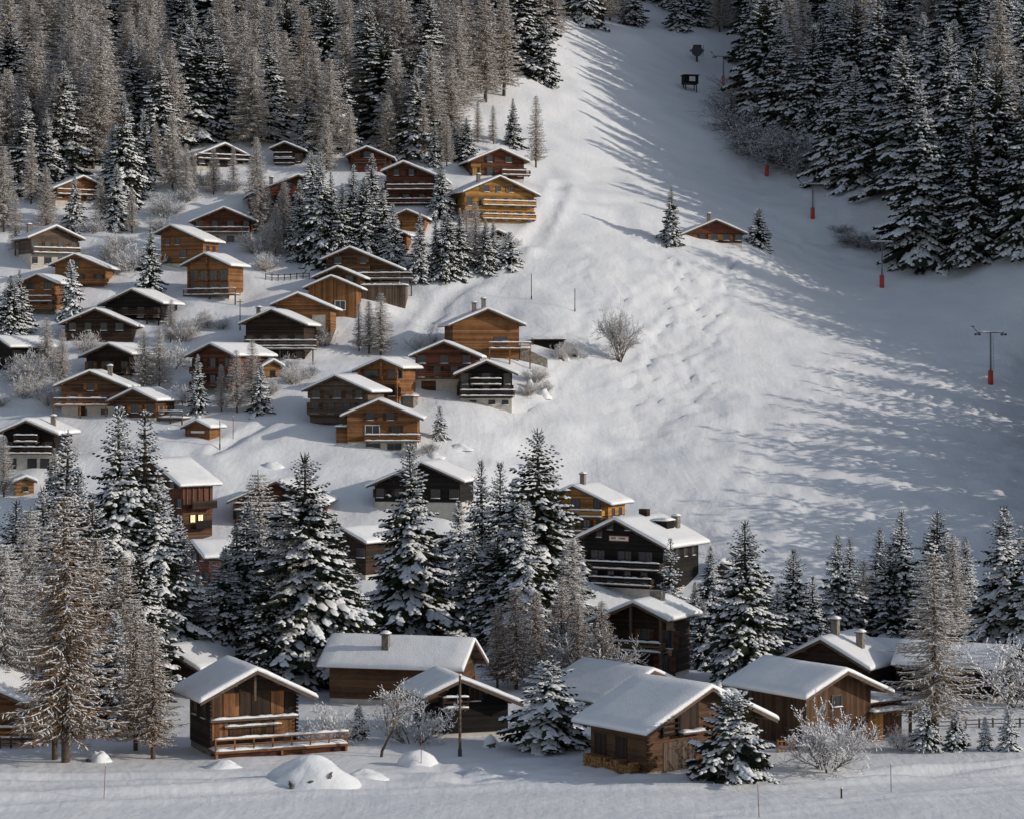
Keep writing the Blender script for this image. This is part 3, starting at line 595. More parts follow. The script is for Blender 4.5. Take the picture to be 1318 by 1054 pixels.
def h50(o, d):
    a, b, L = d['a'], d['b'], d['L']
    for z in (2.75, 3.15, 3.55, 3.95): MB().box(a + 1.3, a + 3.1, -.28, -.2, z, z + .14).build('rack_slat', 'black', o)
    for x in (a + 1.4, a + 2.9): MB().box(x, x + .12, -.2, -.004, 2.6, 4.2).build('rack_post', 'black', o)
    panel(o, a + 3.2, a + 5.1, 3.0, 4.9, 'dark_v', -.06, 'shutter'); panel(o, a + 1.6, a + 4.8, .1, 2.2, 'grey_v', -.05)
    link('balcony', cbox(2.6, .8, .12, 'trim'), o, (a + 4.2, -.82, 2.75)); link('balcony_snow', snow_bar(2.6, .8, .2, 2), o, (a + 4.2, -.82, 2.87))
    for y in (2.2, 4.6): MB().box(a - .06, a - .004, y, y + 1.3, .9, 2.4).build('shutter', 'dark_v', o)
C('brown log cabin with broad grey shaded roof and firewood by its wall', (917, 879), 828, 1009, 990, -38, 6.4, 'brown', .2, pm='stone', win=[], extra=h50, shut=None, ts=0.34, of=1.2, os_=1.1, logs=True, pitch=24, group=G2)
C('low shed with shaded snow roof and white wall behind the log cabin', (842, 858), 776, 905, 950, -38, 8, 'white', .2, win=[], ts=0.34, name='shed', cat='shed', group=None, D=206)
def h51(o, d):
    b = d['b']; annex(o, b + .02, b + 4.3, 1.0, 5, -.5, 2.9, 'brown_v', 'annex', .35, ov=.5)
    MB().box(b + .3, b + 2.2, .93, .998, 0, 2.2).build('garage_door', 'ochre_v', o)
    MB().box(b + 3.9, b + 4.1, -.4, -.2, -.5, 2.4).build('post', 'trim', o); MB().box(b - .2, b + 4.5, -.6, .93, 2.3, 2.45).build('canopy', 'trim', o)
    link('canopy_snow', snow_bar(4.6, 1.5, .25, 4), o, (b + 2.15, -.6, 2.451))
C('brown boarded chalet with flat snowy garage annex and shaded roof side', (1091, 858), 1032, 1157, 963, -34, 8, 'brown', .2, pm='stone', wv=True, win=[(0, 3.2, .9, .8, 0)], extra=h51, shut=None, ts=0.36, os_=1.2, of=1.3, group=G2)
C('dark house with brilliant white roof and two chimneys behind the boarded chalet', (1056, 818), 1000, 1114, 895, 32, 6, 'dark', .4, shut='dark', chim=[(2.4, .35), (.2, .25)], pitch=27, group=None)
C('dark low chalet with shaded roof and balcony behind the bare larch', (1300, 828), 1280, 1320, 900, -68, 8, 'black', .3, bal=[(1.2, 0, 1, 1)], side=2, shut='dark', group=None)
C('low barn with grey snow roof in front of the dark spruce row', (1180, 822), 1154, 1206, 880, -60, 7, 'dark', .2, win=[], name='barn', cat='barn', group=None)
C('brown chalet cut off by its snowy roof corner beside the big larch', (-32, 872), -110, 46, 960, 0, 8, 'orange', .4, bal=[(.5, .5, 1.1, 1)], group=G2, shut='brown')
C('lone brown cottage with white gable roof in the middle of the ski slope', (922, 281), 876, 963, 314, -6, 7, 'red', .2, rows=[.7], shut='orange', chim=[(-.8, .3)], ts=0.36, group=None, name='cottage', cat='cottage')

# ------------------------------------------------------------------ trees
def kites(B, D_, Up, ln, wd, drop):
    """n pointed sprays: base, two shoulders, tip, plus a hanging fringe below"""
    n = len(B); side = np.cross(D_, Up); side /= np.linalg.norm(side, axis=1, keepdims=True) + 1e-9
    mid = B + D_ * (ln * .45)[:, None]; tip = B + D_ * ln[:, None]; tip[:, 2] -= drop * .5
    l = mid + side * (wd / 2)[:, None]; r = mid - side * (wd / 2)[:, None]; lowv = B + D_ * (ln * .6)[:, None]; lowv[:, 2] -= drop
    V = np.stack([B, l, tip, r, lowv], 1).reshape(-1, 3); i = np.arange(n)[:, None] * 5
    T = np.concatenate([i + [0, 1, 2], i + [0, 2, 3], i + [0, 4, 2]], 0)
    return V, T
def pads(Cn, D_, ln, wd, th):
    """n rounded cushions of snow lying along D_"""
    n = len(Cn); up = np.array([0, 0, 1.])
    side = np.cross(D_, up); side /= np.linalg.norm(side, axis=1, keepdims=True) + 1e-9
    nrm = np.cross(side, D_); nrm /= np.linalg.norm(nrm, axis=1, keepdims=True) + 1e-9
    ring = []
    for k in range(6):
        a = 2 * math.pi * k / 6; ring.append(Cn + D_ * (ln / 2 * math.cos(a))[:, None] + side * (wd / 2 * math.sin(a))[:, None] - nrm * (th * .25)[:, None])
    top = Cn + nrm * th[:, None]
    V = np.stack(ring + [top], 1).reshape(-1, 3); i = np.arange(n)[:, None] * 7
    T = np.concatenate([i + [k, (k + 1) % 6, 6] for k in range(6)], 0)
    return V, T
class Acc:
    def __init__(s): s.V = []; s.T = []; s.n = 0
    def add(s, vt): V, T = vt; s.V.append(V); s.T.append(T + s.n); s.n += len(V)
    def mesh(s, name, mat, sm): return trimesh(name, np.concatenate(s.V), np.concatenate(s.T), mat, sm)
def tube_np(P, R, n=5):
    """polyline P with radii R as a tube"""
    P = np.asarray(P, float); m = len(P); d = np.gradient(P, axis=0); d /= np.linalg.norm(d, axis=1, keepdims=True) + 1e-9
    ref = np.where(np.abs(d[:, 2:3]) > .9, np.array([[1., 0, 0]]), np.array([[0, 0, 1.]])); u = np.cross(d, ref); u /= np.linalg.norm(u, axis=1, keepdims=True) + 1e-9; w = np.cross(d, u)
    a = np.arange(n) * 2 * math.pi / n
    V = (P[:, None] + np.asarray(R)[:, None, None] * (u[:, None] * np.cos(a)[None, :, None] + w[:, None] * np.sin(a)[None, :, None])).reshape(-1, 3)
    T = []
    for i in range(m - 1):
        for k in range(n):
            p, q = i * n + k, i * n + (k + 1) % n; T += [(p, q, q + n), (p, q + n, p + n)]
    return V, np.array(T)
def spruce_meshes(seed, h=18., R=3.5, load=.6, whorl=.40, per=6, taper=.85, lift=0., bare=.05, step=.23, raw=False):
    rg = np.random.default_rng(seed); fo = Acc(); sn = Acc(); tk = Acc()
    zt = np.linspace(-1.2, h, 9); lean = np.cumsum(rg.normal(0, .03, 9)); lx = np.interp(np.linspace(0, 1, 200), np.linspace(0, 1, 9), lean)
    tk.add(tube_np(np.stack([lean, lean * .3, zt], 1), .017 * h * (1 - np.clip(zt / h, 0, 1)) ** .8 + .03, 7))
    z = h * bare
    az0 = rg.random() * 6
    ph = rg.random(3) * 6
    def cl(Q):   # snow lies in clumps: some boughs shed it
        return np.clip(.75 + .9 * np.sin(Q[:, 0] * 1.7 + ph[0]) * np.sin(Q[:, 1] * 1.7 + ph[1]) + .55 * np.sin(Q[:, 2] * 2.3 + ph[2] + Q[:, 0]), .12, 1.25)
    while z < h * .985:
        t = z / h; k = max(3, int(per * (1 - .35 * t) + rg.random()))
        gapl = 1 + .25 * math.sin(z * 1.9 + seed) * (1 - t)
        for j in range(k):
            az = az0 + 2 * math.pi * (j + rg.normal(0, .18)) / k
            l = R * ((1 - t) ** taper) * rg.uniform(.6, 1.2) * gapl + .06 + .16 * (1 - t)
            if t < .1: l *= .6 + 4 * t
            d = np.array([math.cos(az), math.sin(az), 0]); up0 = -.12 - .28 * (1 - t) + .75 * max(0, t - .72) / .28 + lift + rg.normal(0, .06)
            sag = -.32 * (1 - t) - .05
            m = max(4, int(l / step)); s = np.linspace(.12, 1, m)
            P = np.stack([d[0] * l * s + lean[4] * t, d[1] * l * s, z + l * (up0 * s + sag * s ** 2 + .16 * s ** 4)], 1)
            tg = np.gradient(P, axis=0); tg /= np.linalg.norm(tg, axis=1, keepdims=True)
            up = np.tile([0, 0, 1.], (m, 1))
            for sd in (-1, 1):
                q = np.array([-d[1], d[0], 0]) * sd
                D2 = tg * .75 + q * rg.uniform(.45, .9, (m, 1)); D2[:, 2] -= rg.uniform(.1, .4, m); D2 /= np.linalg.norm(D2, axis=1, keepdims=True)
                ln = (l * .34 * (1.05 - .62 * s) + .17 * (1 - .75 * t)) * rg.uniform(.7, 1.25, m)
                fo.add(kites(P, D2, up, ln, ln * .42 + .05, ln * .38))
                mk = rg.random(m) < load * .8 * cl(P)
                if mk.any():
                    L2 = ln[mk] * rg.uniform(.55, .95, mk.sum()); c = P[mk] + D2[mk] * (ln[mk] * .55)[:, None]; c[:, 2] += .02
                    sn.add(pads(c, D2[mk], L2 * 1.1, L2 * .46 + .1, .06 + .16 * L2))
            fo.add(kites(P[-2:], tg[-2:], up[-2:], np.full(2, .3 * (1 - .8 * t) + .1 * l), np.full(2, .2 * (1 - .6 * t)), np.full(2, .1)))
            mk = (rg.random(m) < load * cl(P)) & (s > .25)
            if mk.any():
                L2 = np.full(mk.sum(), l / m * 1.9) * rg.uniform(.7, 1.5, mk.sum()); c = P[mk].copy(); c[:, 2] += .05
                sn.add(pads(c, tg[mk], L2, (.22 + .22 * (1 - s[mk]) * l / R + .06) * rg.uniform(.7, 1.4, mk.sum()), .08 + .09 * rg.random(mk.sum())))
            az0 += .07
        z += whorl * (1.15 - .55 * t) * rg.uniform(.8, 1.2); az0 += 1.1
    B = np.tile([lean[4], 0, h * .94], (6, 1)); D2 = np.stack([np.cos(np.arange(6.)) * .25, np.sin(np.arange(6.)) * .25, np.ones(6)], 1)
    fo.add(kites(B, D2, np.tile([1., 0, 0], (6, 1)), np.full(6, h * .07), np.full(6, .12), np.full(6, .0)))
    if raw: return [(np.concatenate(q.V), np.concatenate(q.T)) for q in (fo, sn)]
    return tk.mesh('trunk', 'bark', True), fo.mesh('crown', 'needle', False), sn.mesh('snow', 'treesnow', True)
def larch_meshes(seed, h=19., R=3.0, load=.5, mat='larchbark', per=5, whorl=.42, bare=.12, droop=.12):
    rg = np.random.default_rng(seed); fo = Acc(); sn = Acc(); tk = Acc()
    zt = np.linspace(-1.2, h, 12); lean = np.cumsum(rg.normal(0, .05, 12))
    tk.add(tube_np(np.stack([lean, lean * .4, zt], 1), .0125 * h * (1 - np.clip(zt / h, 0, 1)) ** .9 + .02, 7))
    z = h * bare; az0 = rg.random() * 6
    while z < h * .98:
        t = z / h; k = max(3, int(per + rg.random() * 2))
        for j in range(k):
            az = az0 + 2 * math.pi * (j + rg.normal(0, .25)) / k
            env = min(1, (t / .22)) ** .5 * (1 - t) ** .72
            l = R * env * rg.uniform(.55, 1.15) + .22
            d = np.array([math.cos(az), math.sin(az), 0]); m = max(4, int(l / .26)); s = np.linspace(0, 1, m)
            P = np.stack([d[0] * l * s, d[1] * l * s, z + l * ((-droop + .25 * (t - .4)) * s - .22 * s ** 2 + .26 * s ** 3)], 1)
            P[:, :2] += np.cumsum(rg.normal(0, .03, (m, 2)), 0); P[:, 0] += np.interp(z, zt, lean)
            fo.add(tube_np(P, .016 + .026 * (1 - s) * l / R, 3))
            tg = np.gradient(P, axis=0); tg /= np.linalg.norm(tg, axis=1, keepdims=True)
            up = np.tile([0, 0, 1.], (m, 1)); sx = np.array([-d[1], d[0], 0])
            for sd in (-1, 1, -1, 1):
                D2 = tg * rg.uniform(.3, .9, (m, 1)) + sx * sd * rg.uniform(.2, .9, (m, 1)); D2[:, 2] += rg.uniform(-.75, .2, m); D2 /= np.linalg.norm(D2, axis=1, keepdims=True)
                ln = (.18 + .22 * l * (1 - .5 * s)) * rg.uniform(.5, 1.2, m)
                Bp = P + tg * rg.uniform(-.1, .1, (m, 1))
                V, T = kites(Bp, D2, up, ln, np.full(m, .05) + .025 * rg.random(m), ln * .12); fo.add((V, T))
                mk = rg.random(m) < load * .62
                if mk.any():
                    c = Bp[mk] + D2[mk] * (ln[mk] * .5)[:, None]; c[:, 2] += .02
                    sn.add(pads(c, D2[mk], ln[mk] * .85, np.full(mk.sum(), .075), np.full(mk.sum(), .04)))
            mk = rg.random(m) < load * 1.35
            if mk.any():
                c = P[mk].copy(); c[:, 2] += .03
                sn.add(pads(c, tg[mk], np.full(mk.sum(), l / m * 1.7), np.full(mk.sum(), .10) * rg.uniform(.7, 1.5, mk.sum()), np.full(mk.sum(), .055)))
        z += whorl * (1.1 - .4 * t) * rg.uniform(.75, 1.25); az0 += 1.3
    return tk.mesh('trunk', 'bark', True), fo.mesh('crown', mat, False), sn.mesh('snow', 'treesnow', True)
def bush_meshes(seed, h=5., spread=.55, stems=9, load=.8, mat='paletwig', single=False, depth=4):
    """bare frosted shrub or tree: branching stems with snow on the upper side of every twig"""
    rg = np.random.default_rng(seed); fo = Acc(); sn = Acc(); tk = Acc()
    def grow(p, d, l, r, lev):
        m = 4; P = [p]; dd = d.copy()
        for i in range(m - 1):
            dd = dd + rg.normal(0, .16, 3); dd[2] += .05; dd /= np.linalg.norm(dd); P.append(P[-1] + dd * l / (m - 1))
        P = np.array(P); (tk if lev == 0 else fo).add(tube_np(P, np.linspace(r, r * .6, m), 4 if lev < 2 else 3))
        tg = np.gradient(P, axis=0); tg /= np.linalg.norm(tg, axis=1, keepdims=True)
        k = rg.random(m) < load
        if lev > 0 and k.any():
            c = P[k].copy(); c[:, 2] += r * .8 + .01
            sn.add(pads(c, tg[k], np.full(k.sum(), l / m * 1.5), np.full(k.sum(), max(.06, r * 2.4)), np.full(k.sum(), max(.035, r * 1.3))))
        if lev < depth:
            for _ in range(rg.integers(3, 5) if lev else rg.integers(4, 6)):
                i = rg.integers(1, m); nd = tg[i] + rg.normal(0, .55, 3); nd[2] += .12; nd /= np.linalg.norm(nd)
                grow(P[i], nd, l * rg.uniform(.5, .78), r * .58, lev + 1)
    if single:
        grow(np.array([0, 0, -.6]), np.array([0, 0, 1.]), h * .5, h * .022, 0)
    else:
        for i in range(stems):
            a = rg.random() * 6.28; d = np.array([math.cos(a) * spread, math.sin(a) * spread, 1.]); d /= np.linalg.norm(d)
            grow(np.array([math.cos(a) * .15, math.sin(a) * .15, -.4]), d, h * .48 * rg.uniform(.7, 1.05), h * .011, 0)
    return tk.mesh('stem', 'bark', True), fo.mesh('branches', mat, False), sn.mesh('snow', 'treesnow', True)
PROTO = {}
for i, kw in enumerate([dict(R=4.3, load=.8), dict(R=3.8, load=.9, per=7), dict(R=4.7, load=.72, taper=.72), dict(R=3.3, load=.82, taper=.85), dict(R=4.3, load=1.1, lift=-.1), dict(R=4.2, load=.6, taper=.75)]):
    PROTO['s%d' % i] = ('spruce_tree', 18., spruce_meshes(11 + i, **kw))
for i, kw in enumerate([dict(R=3.9, load=.75, per=6), dict(R=3.3, load=.62, per=5), dict(R=4.3, load=.85, droop=.2, per=6), dict(R=3.0, load=.9, per=6)]):
    PROTO['l%d' % i] = ('larch_tree', 19., larch_meshes(31 + i, **kw))
for i, kw in enumerate([dict(R=4.0, load=.5, per=6, droop=.18), dict(R=3.4, load=.42, per=6)]):
    PROTO['l%d' % (i + 4)] = ('larch_tree', 19., larch_meshes(41 + i, mat='goldtwig', **kw))
PROTO['y0'] = ('spruce_tree', 7., spruce_meshes(51, h=7., R=1.9, load=.75, whorl=.3, per=6, taper=.7, bare=.03))
PROTO['y1'] = ('spruce_tree', 7., spruce_meshes(52, h=7., R=2.6, load=.92, whorl=.33, per=7, taper=.62, bare=.03))
PROTO['y2'] = ('pine_tree', 7., spruce_meshes(53, h=7., R=3.3, load=.95, whorl=.36, per=7, taper=.5, lift=.18, bare=.06))
PROTO['b0'] = ('bare_shrub', 5., bush_meshes(61, load=.6)); PROTO['b1'] = ('bare_shrub', 5., bush_meshes(62, stems=7, spread=.8, load=.65))
PROTO['b2'] = ('bare_shrub', 5., bush_meshes(63, stems=12, spread=.9, load=.5, mat='larchbark'))
PROTO['d0'] = ('bare_tree', 8., bush_meshes(64, h=8., single=True, load=.7, depth=5)); PROTO['d1'] = ('bare_tree', 8., bush_meshes(65, h=8., single=True, load=.6, depth=5))
PROTO['b3'] = ('bare_shrub', 5., bush_meshes(67, stems=11, spread=.8, load=.28, mat='bark'))
PROTO['d2'] = ('bare_tree', 8., bush_meshes(66, h=8., stems=10, spread=.2, load=.55, depth=4))
HGT = {k: max(v.co.z for v in p[2][1].vertices) for k, p in PROTO.items()}
CAT = dict(spruce_tree='spruce', larch_tree='larch', pine_tree='pine', bare_shrub='shrub', bare_tree='tree')
RT = random.Random(77)
def plant(kind, x, y, height, label, group=None, wide=1.0):
    nm, h0, ms = PROTO[kind]; o = bpy.data.objects.new(nm, None); COL.objects.link(o); sc = height / HGT[kind]
    o.location = (x, y, zg(x, y) - .05); o.rotation_euler.z = RT.random() * 6.28; o.scale = (sc * wide, sc * wide, sc); o.empty_display_size = 1
    names = ('trunk', 'crown', 'snow') if nm not in ('bare_shrub',) else ('stem', 'branches', 'snow')
    ps = [bpy.data.objects.new(n_, m_) for n_, m_ in zip(names, ms)]
    for p_ in ps: COL.objects.link(p_)
    ps[0].parent = o; ps[1].parent = o; ps[2].parent = ps[1]
    return tag(o, label, CAT[nm], group)
def tree(kind, px, base, top, label, group=None, wide=1.0):
    """a tree rooted where its foot stands on the ground, tall enough to reach the given elevation"""
    x, y, z = at(px, base); return plant(kind, x, y, (base - top) * y / F, label, group, wide)
# --- single trees one can point to
def T(k, px, b, t_, lb, group=None, wide=1.0): return tree(k, px, b, t_, lb, group, wide * (1.18 if k[0] in 'sl' and b > 780 else 1.0))
def near(px, b, words=10):
    """the chalet a tree or bush stands next to, in words"""
    x, y, _ = at(px, b); w = min(HOUSES, key=lambda h: (h[0] - x) ** 2 + (h[1] - y) ** 2)[2].replace(',', '').split()[:words]
    while w[-1] in ('with', 'the', 'a', 'an', 'and', 'of', 'above', 'below', 'its', 'beside', 'behind', 'over', 'in', 'on', 'to', 'beneath', 'between', 'two', 'one', 'by', 'at', 'among', 'uphill', 'downhill', 'just', 'right', 'directly', 'standing', 'under', 'snowy', 'pale', 'long', 'white', 'stepped', 'dark', 'young', 'glazed', 'orange', 'toward', 'facing', 'front'): w.pop()
    return ' '.join(w)
# valley floor, left group
T('l4', 85, 982, 640, 'big brown larch with spreading snow lined boughs by the roof corner', None, 1.05)
T('l5', 70, 978, 735, 'thinner larch close beside the big brown larch', None, 1.0)
T('l5', 197, 976, 800, 'small golden brown larch against the dark timber chalet', None, 1.15)
T('l4', 175, 965, 770, 'slender larch between big larch and golden brown larch')
T('s0', 152, 880, 516, 'very tall spruce with snow striped boughs, highest of the left clump', 'spruces of the tall clump')
T('s3', 184, 872, 520, 'slim tall spruce pressed against the very tall striped one', 'spruces of the tall clump')
T('s1', 88, 860, 548, 'tall spruce in front of the beige plaster floor of the black chalet')
T('s4', 55, 885, 622, 'snowy spruce beneath the tiny pale cabin'); T('s5', 20, 880, 640, 'dark spruce at the frame edge beneath the black chalet', None, 1.1)
T('s4', 215, 858, 640, 'spruce in front of the lit window chalet'); T('l0', 240, 868, 690, 'frosted larch below the lit window chalet')
T('s2', 118, 900, 640, 'broad spruce behind the big brown larch'); T('s4', 150, 940, 780, 'low dark spruce between the two valley larches')
for px, b, t_, k, w, lb in ((35, 905, 655, 'l0', 1.1, 'frosted larch behind the roof corner chalet'), (125, 905, 690, 'l4', 1.0, 'brown larch in the gap of the tall clump'), (160, 915, 715, 'l5', 1.1, 'golden larch before the very tall spruce'), (232, 850, 660, 's0', .9, 'snow specked spruce right of the very tall one'), (205, 880, 610, 's4', 1.0, 'snow heavy spruce beside the very tall one'),
  (100, 890, 600, 's0', 1.0, 'dense spruce beneath the tall one of the beige floor'), (255, 862, 735, 's1', 1.1, 'lower spruce behind the dark barn roof'), (180, 900, 700, 's2', 1.0, 'wide spruce behind the golden brown larch'), (5, 935, 700, 'l2', 1.1, 'larch cut by the frame edge behind the roof corner'), (45, 930, 740, 'l0', 1.1, 'larch directly uphill of the roof corner')): T(k, px, b, t_, lb, None, w)
# second clump
for px, b, t_, k, w, lb in ((318, 872, 640, 's0', 1.1, 'snow mottled spruce left of the frosted larch'), (290, 876, 700, 's4', 1.2, 'white dusted spruce behind the orange panelled chalet'), (370, 882, 660, 'l0', 1.1, 'brown larch in front of the dark green tall spruce'), (415, 878, 690, 's1', 1.2, 'bushy spruce above the bright snow roof'), (450, 858, 720, 'l1', 1.2, 'thin larch above the bright snow roof'), (345, 884, 720, 's5', 1.2, 'dark low spruce at the orange panelled chalet ridge'),
  (555, 832, 680, 's4', 1.1, 'snowy low spruce beside the lone tall one'), (500, 836, 700, 's1', 1.1, 'low spruce under the lone tall one'), (675, 856, 640, 's4', 1.1, 'snow thick spruce under the tallest one'), (735, 862, 690, 'l3', 1.3, 'frosted larch between tallest spruce and hotel'), (610, 838, 680, 's0', 1.1, 'bushy spruce at the foot of the slim ones'), (640, 850, 690, 's5', 1.2, 'dark bushy spruce at the foot of the slim ones'),
  (665, 886, 755, 'l4', 1.2, 'brown larch right above the small rounded spruce'), (745, 880, 770, 'l5', 1.2, 'brown larch left of the gallery chalet'), (895, 835, 745, 's1', 1.1, 'grey spruce below the little hut'), (905, 858, 770, 's4', 1.2, 'snow draped spruce beside the gallery posts')): T(k, px, b, t_, lb, None, w)
T('s2', 392, 880, 578, 'dark green tall spruce with a bare narrow tip behind the orange panelled chalet', None, 1.05)
T('l3', 335, 868, 610, 'frosted larch beside the dark green tall spruce', None, 1.2); T('s4', 360, 872, 640, 'snow coated spruce leaning into the frosted larch')
T('s1', 305, 866, 668, 'lower spruce next to the frosted larch'); T('s5', 430, 862, 665, 'spruce beneath the low dark barn with white roof', None, 1.1); T('l1', 275, 870, 720, 'brown larch behind the dark barn roof')
# lone tall spruce and its neighbours
T('s0', 527, 838, 566, 'broad lone tall spruce in front of the black chalet with white base', None, 1.05)
T('s5', 690, 850, 548, 'tallest spruce of the valley with leaning tip beside the orange ochre chalet', None, 1.12)
T('s3', 621, 832, 588, 'slim spruce beside the tallest valley spruce', 'slim spruces beside the tallest one'); T('s3', 645, 835, 592, 'slender spruce tucked behind the tallest valley spruce', 'slim spruces beside the tallest one')
T('s1', 660, 838, 612, 'bushy spruce at the foot of the tallest one'); T('s4', 590, 815, 640, 'pale snowy spruce between lone spruce and slim ones')
T('s0', 715, 845, 625, 'snow streaked spruce in front of the hotel gable', None, .9)
T('l5', 722, 868, 740, 'brown larch in front of the hotel terrace', 'brown larches below the hotel'); T('l4', 690, 880, 760, 'brown larch behind the small snowy spruce', 'brown larches below the hotel')
T('l5', 640, 885, 775, 'brown larch at the gable of the long low house'); T('l4', 775, 878, 772, 'brown larch covering the gallery chalet gable'); T('b2', 760, 880, 800, 'tangled brown shrub below the gallery chalet', None, 1.2)
T('y1', 706, 962, 845, 'small rounded spruce thick with snow beside the utility pole chalet', None, 1.5)
T('s3', 864, 845, 690, 'slim snowy spruce standing against the hotel corner', None, 1.0); T('s4', 915, 812, 702, 'pale spruce by the little snow capped hut')
T('b0', 655, 880, 820, 'frosted shrub at the foot of the tallest spruce')
# right clump
for px, b, t_, k, w, lb in ((1000, 880, 750, 's0', 1.2, 'bushy spruce behind the boarded chalet ridge'), (1045, 855, 740, 's3', 1.2, 'slim spruce left of the brilliant white roof'), (1110, 845, 720, 'l0', 1.1, 'frosted larch behind the white roof'), (1145, 848, 700, 's5', 1.2, 'dark spruce inside the row'), (1185, 850, 720, 's0', 1.1, 'bushy spruce inside the row'), (1225, 852, 700, 's1', 1.1, 'spruce beside the frosted larch of the row'),
  (1265, 868, 760, 'l3', 1.2, 'frosted larch beside the big snowy spruce'), (1310, 875, 690, 'l0', 1.2, 'snowy larch beside the big snowy spruce'), (975, 882, 790, 's4', 1.3, 'low snowy spruce over the log cabin roof'), (1310, 905, 800, 'b1', 1.3, 'frosted shrub before the dark low chalet')): T(k, px, b, t_, lb, None, w)
T('s5', 958, 895, 668, 'dark spruce with pale larch tip behind the log cabin', None, 1.1); T('s5', 1022, 872, 705, 'dark green spruce behind the boarded chalet roof', None, 1.05); T('s4', 985, 872, 735, 'snowy spruce between the two dark ones')
T('s0', 1078, 848, 686, 'spruce rising right above the brilliant white roof'); T('s3', 1095, 846, 690, 'slim spruce behind the white roof chimneys'); T('s1', 1132, 842, 676, 'spruce of the dark row with curved top', 'spruces of the dark row')
T('s0', 1160, 848, 655, 'tall pointed spruce of the dark row', 'spruces of the dark row'); T('s2', 1207, 845, 655, 'tall spruce of the dark row behind the bare larch', 'spruces of the dark row')
T('s4', 1243, 850, 690, 'snow white spruce at the end of the dark row'); T('l0', 1228, 862, 690, 'frosted larch merging with the dark row')
T('s4', 1292, 880, 648, 'big snowy spruce beside the dark low chalet', None, 1.15); T('s1', 1335, 890, 620, 'snowy spruce cut by the frame edge')
T('l1', 1202, 950, 712, 'bare larch with open snow lined branches beside the garage annex', None, 1.35)
T('s1', 935, 878, 760, 'low spruce between gallery chalet and log cabin'); T('y1', 1050, 850, 770, 'bushy low spruce by the white roof')
T('y2', 943, 1006, 888, 'round snow heavy pine in front of the log cabin', None, 1.1)
T('b0', 1066, 992, 884, 'vase shaped bare shrub furred with snow before the boarded chalet', None, 1.1); T('d1', 490, 972, 868, 'low bare tree white with frost beside the orange panelled chalet terrace', None, 1.35)
T('b1', 420, 958, 900, 'frosted shrub over the terrace railing', None, 1.2); T('b1', 530, 955, 885, 'snowy shrub touching the black timber chalet'); T('y1', 462, 950, 905, 'tiny dark fir among frosted twigs')
for px, b, t_, lb in ((1192, 967, 905, 'little snowy fir nearest the garage annex'), (1231, 966, 915, 'little snowy fir beside the bare larch'), (1268, 966, 922, 'thinnest of the little firs'), (1298, 967, 908, 'little fir by the dark low chalet')): T('y1' if px < 1240 else 'y0', px, b, t_, lb, 'little firs along the field')
T('b0', 1160, 965, 925, 'low twiggy shrub under the garage canopy')
# village trees
T('s0', 96, 292, 220, 'snowy spruce hiding half of the orange and brown chalet'); T('y0', 92, 408, 332, 'young spruce in front of the orange chalet pair', None, .9)
T('s0', 194, 377, 284, 'stand-alone spruce below the sloping roofed orange chalet'); T('s2', 14, 442, 356, 'spruce beside the plain dark barn at the frame edge', None, 1.1); T('s3', -8, 420, 330, 'spruce cut by the frame edge uphill of the dark barn')
T('s1', 255, 532, 455, 'young spruce in front of the stepped roof chalet'); T('y0', 335, 532, 472, 'young spruce beside the tiny pale shed', None, 1.1)
T('l0', 305, 532, 452, 'bare larch in front of the stepped roof chalet', None, 1.2); T('l2', 205, 500, 418, 'frosted larch below the blackish chalet'); T('l0', 80, 500, 420, 'frosted larch before the plain dark barn')
T('l2', 490, 452, 372, 'frosted larch alone on the slope below the brown terrace', None, 1.2); T('l3', 462, 448, 385, 'thin larch beside the honey brown chalet'); T('y0', 603, 455, 415, 'small fir at the two chimney chalet wall')
T('y0', 566, 562, 520, 'small lone fir on the snow below the white base chalet'); T('b0', 545, 450, 405, 'bare grey shrub by the snow track')
T('d2', 798, 468, 384, 'lone bare frosted tree standing at the piste edge', None, .78)
T('s0', 864, 314, 236, 'snowy spruce beside the lone cottage on the slope', None, .95); T('y1', 977, 316, 266, 'stubby snow covered fir at the gable of the lone cottage')
for px, b, t_, k in ((412, 338, 190, 's0'), (385, 330, 225, 's1'), (440, 344, 232, 's5'), (468, 340, 225, 's2'), (425, 330, 215, 's3'), (492, 335, 225, 's1'), (455, 325, 205, 's0')):
    T(k, px, b, t_, 'dark spruce of the dense clump in the middle of the chalets', 'spruces of the dense village clump')
for px, b, t_, k in ((540, 362, 274, 's1'), (575, 358, 262, 's5'), (592, 352, 268, 's0'), (560, 352, 280, 's3'), (635, 345, 285, 's4')):
    T(k, px, b, t_, 'spruce of the clump directly below the yellow chalet', 'spruces below the yellow chalet')
for px, b, t_, k in ((612, 348, 262, 'l0'), (600, 340, 270, 'l3')): T(k, px, b, t_, 'frosted larch in the clump directly below the yellow chalet', 'larches below the yellow chalet')
for px, b, t_, k, lb in ((660, 190, 128, 's0', 'dark spruce uphill of the red and orange chalet'), (615, 185, 130, 'l1', 'bare larch behind the red and orange chalet'), (635, 188, 138, 'l3', 'thin bare larch beside the dark spruce uphill'),
                         (690, 212, 120, 'l1', 'lone thin larch at the top of the snow track'), (700, 104, 20, 's2', 'dark spruce where forest meets the upper piste')): T(k, px, b, t_, lb)
for i, (px, b, t_) in enumerate(((624, 132, -20), (648, 122, -15))): T('l1', px, b, t_, 'tall larch with a bare dark trunk at the piste corner', 'tall larches at the piste corner', 1.2)
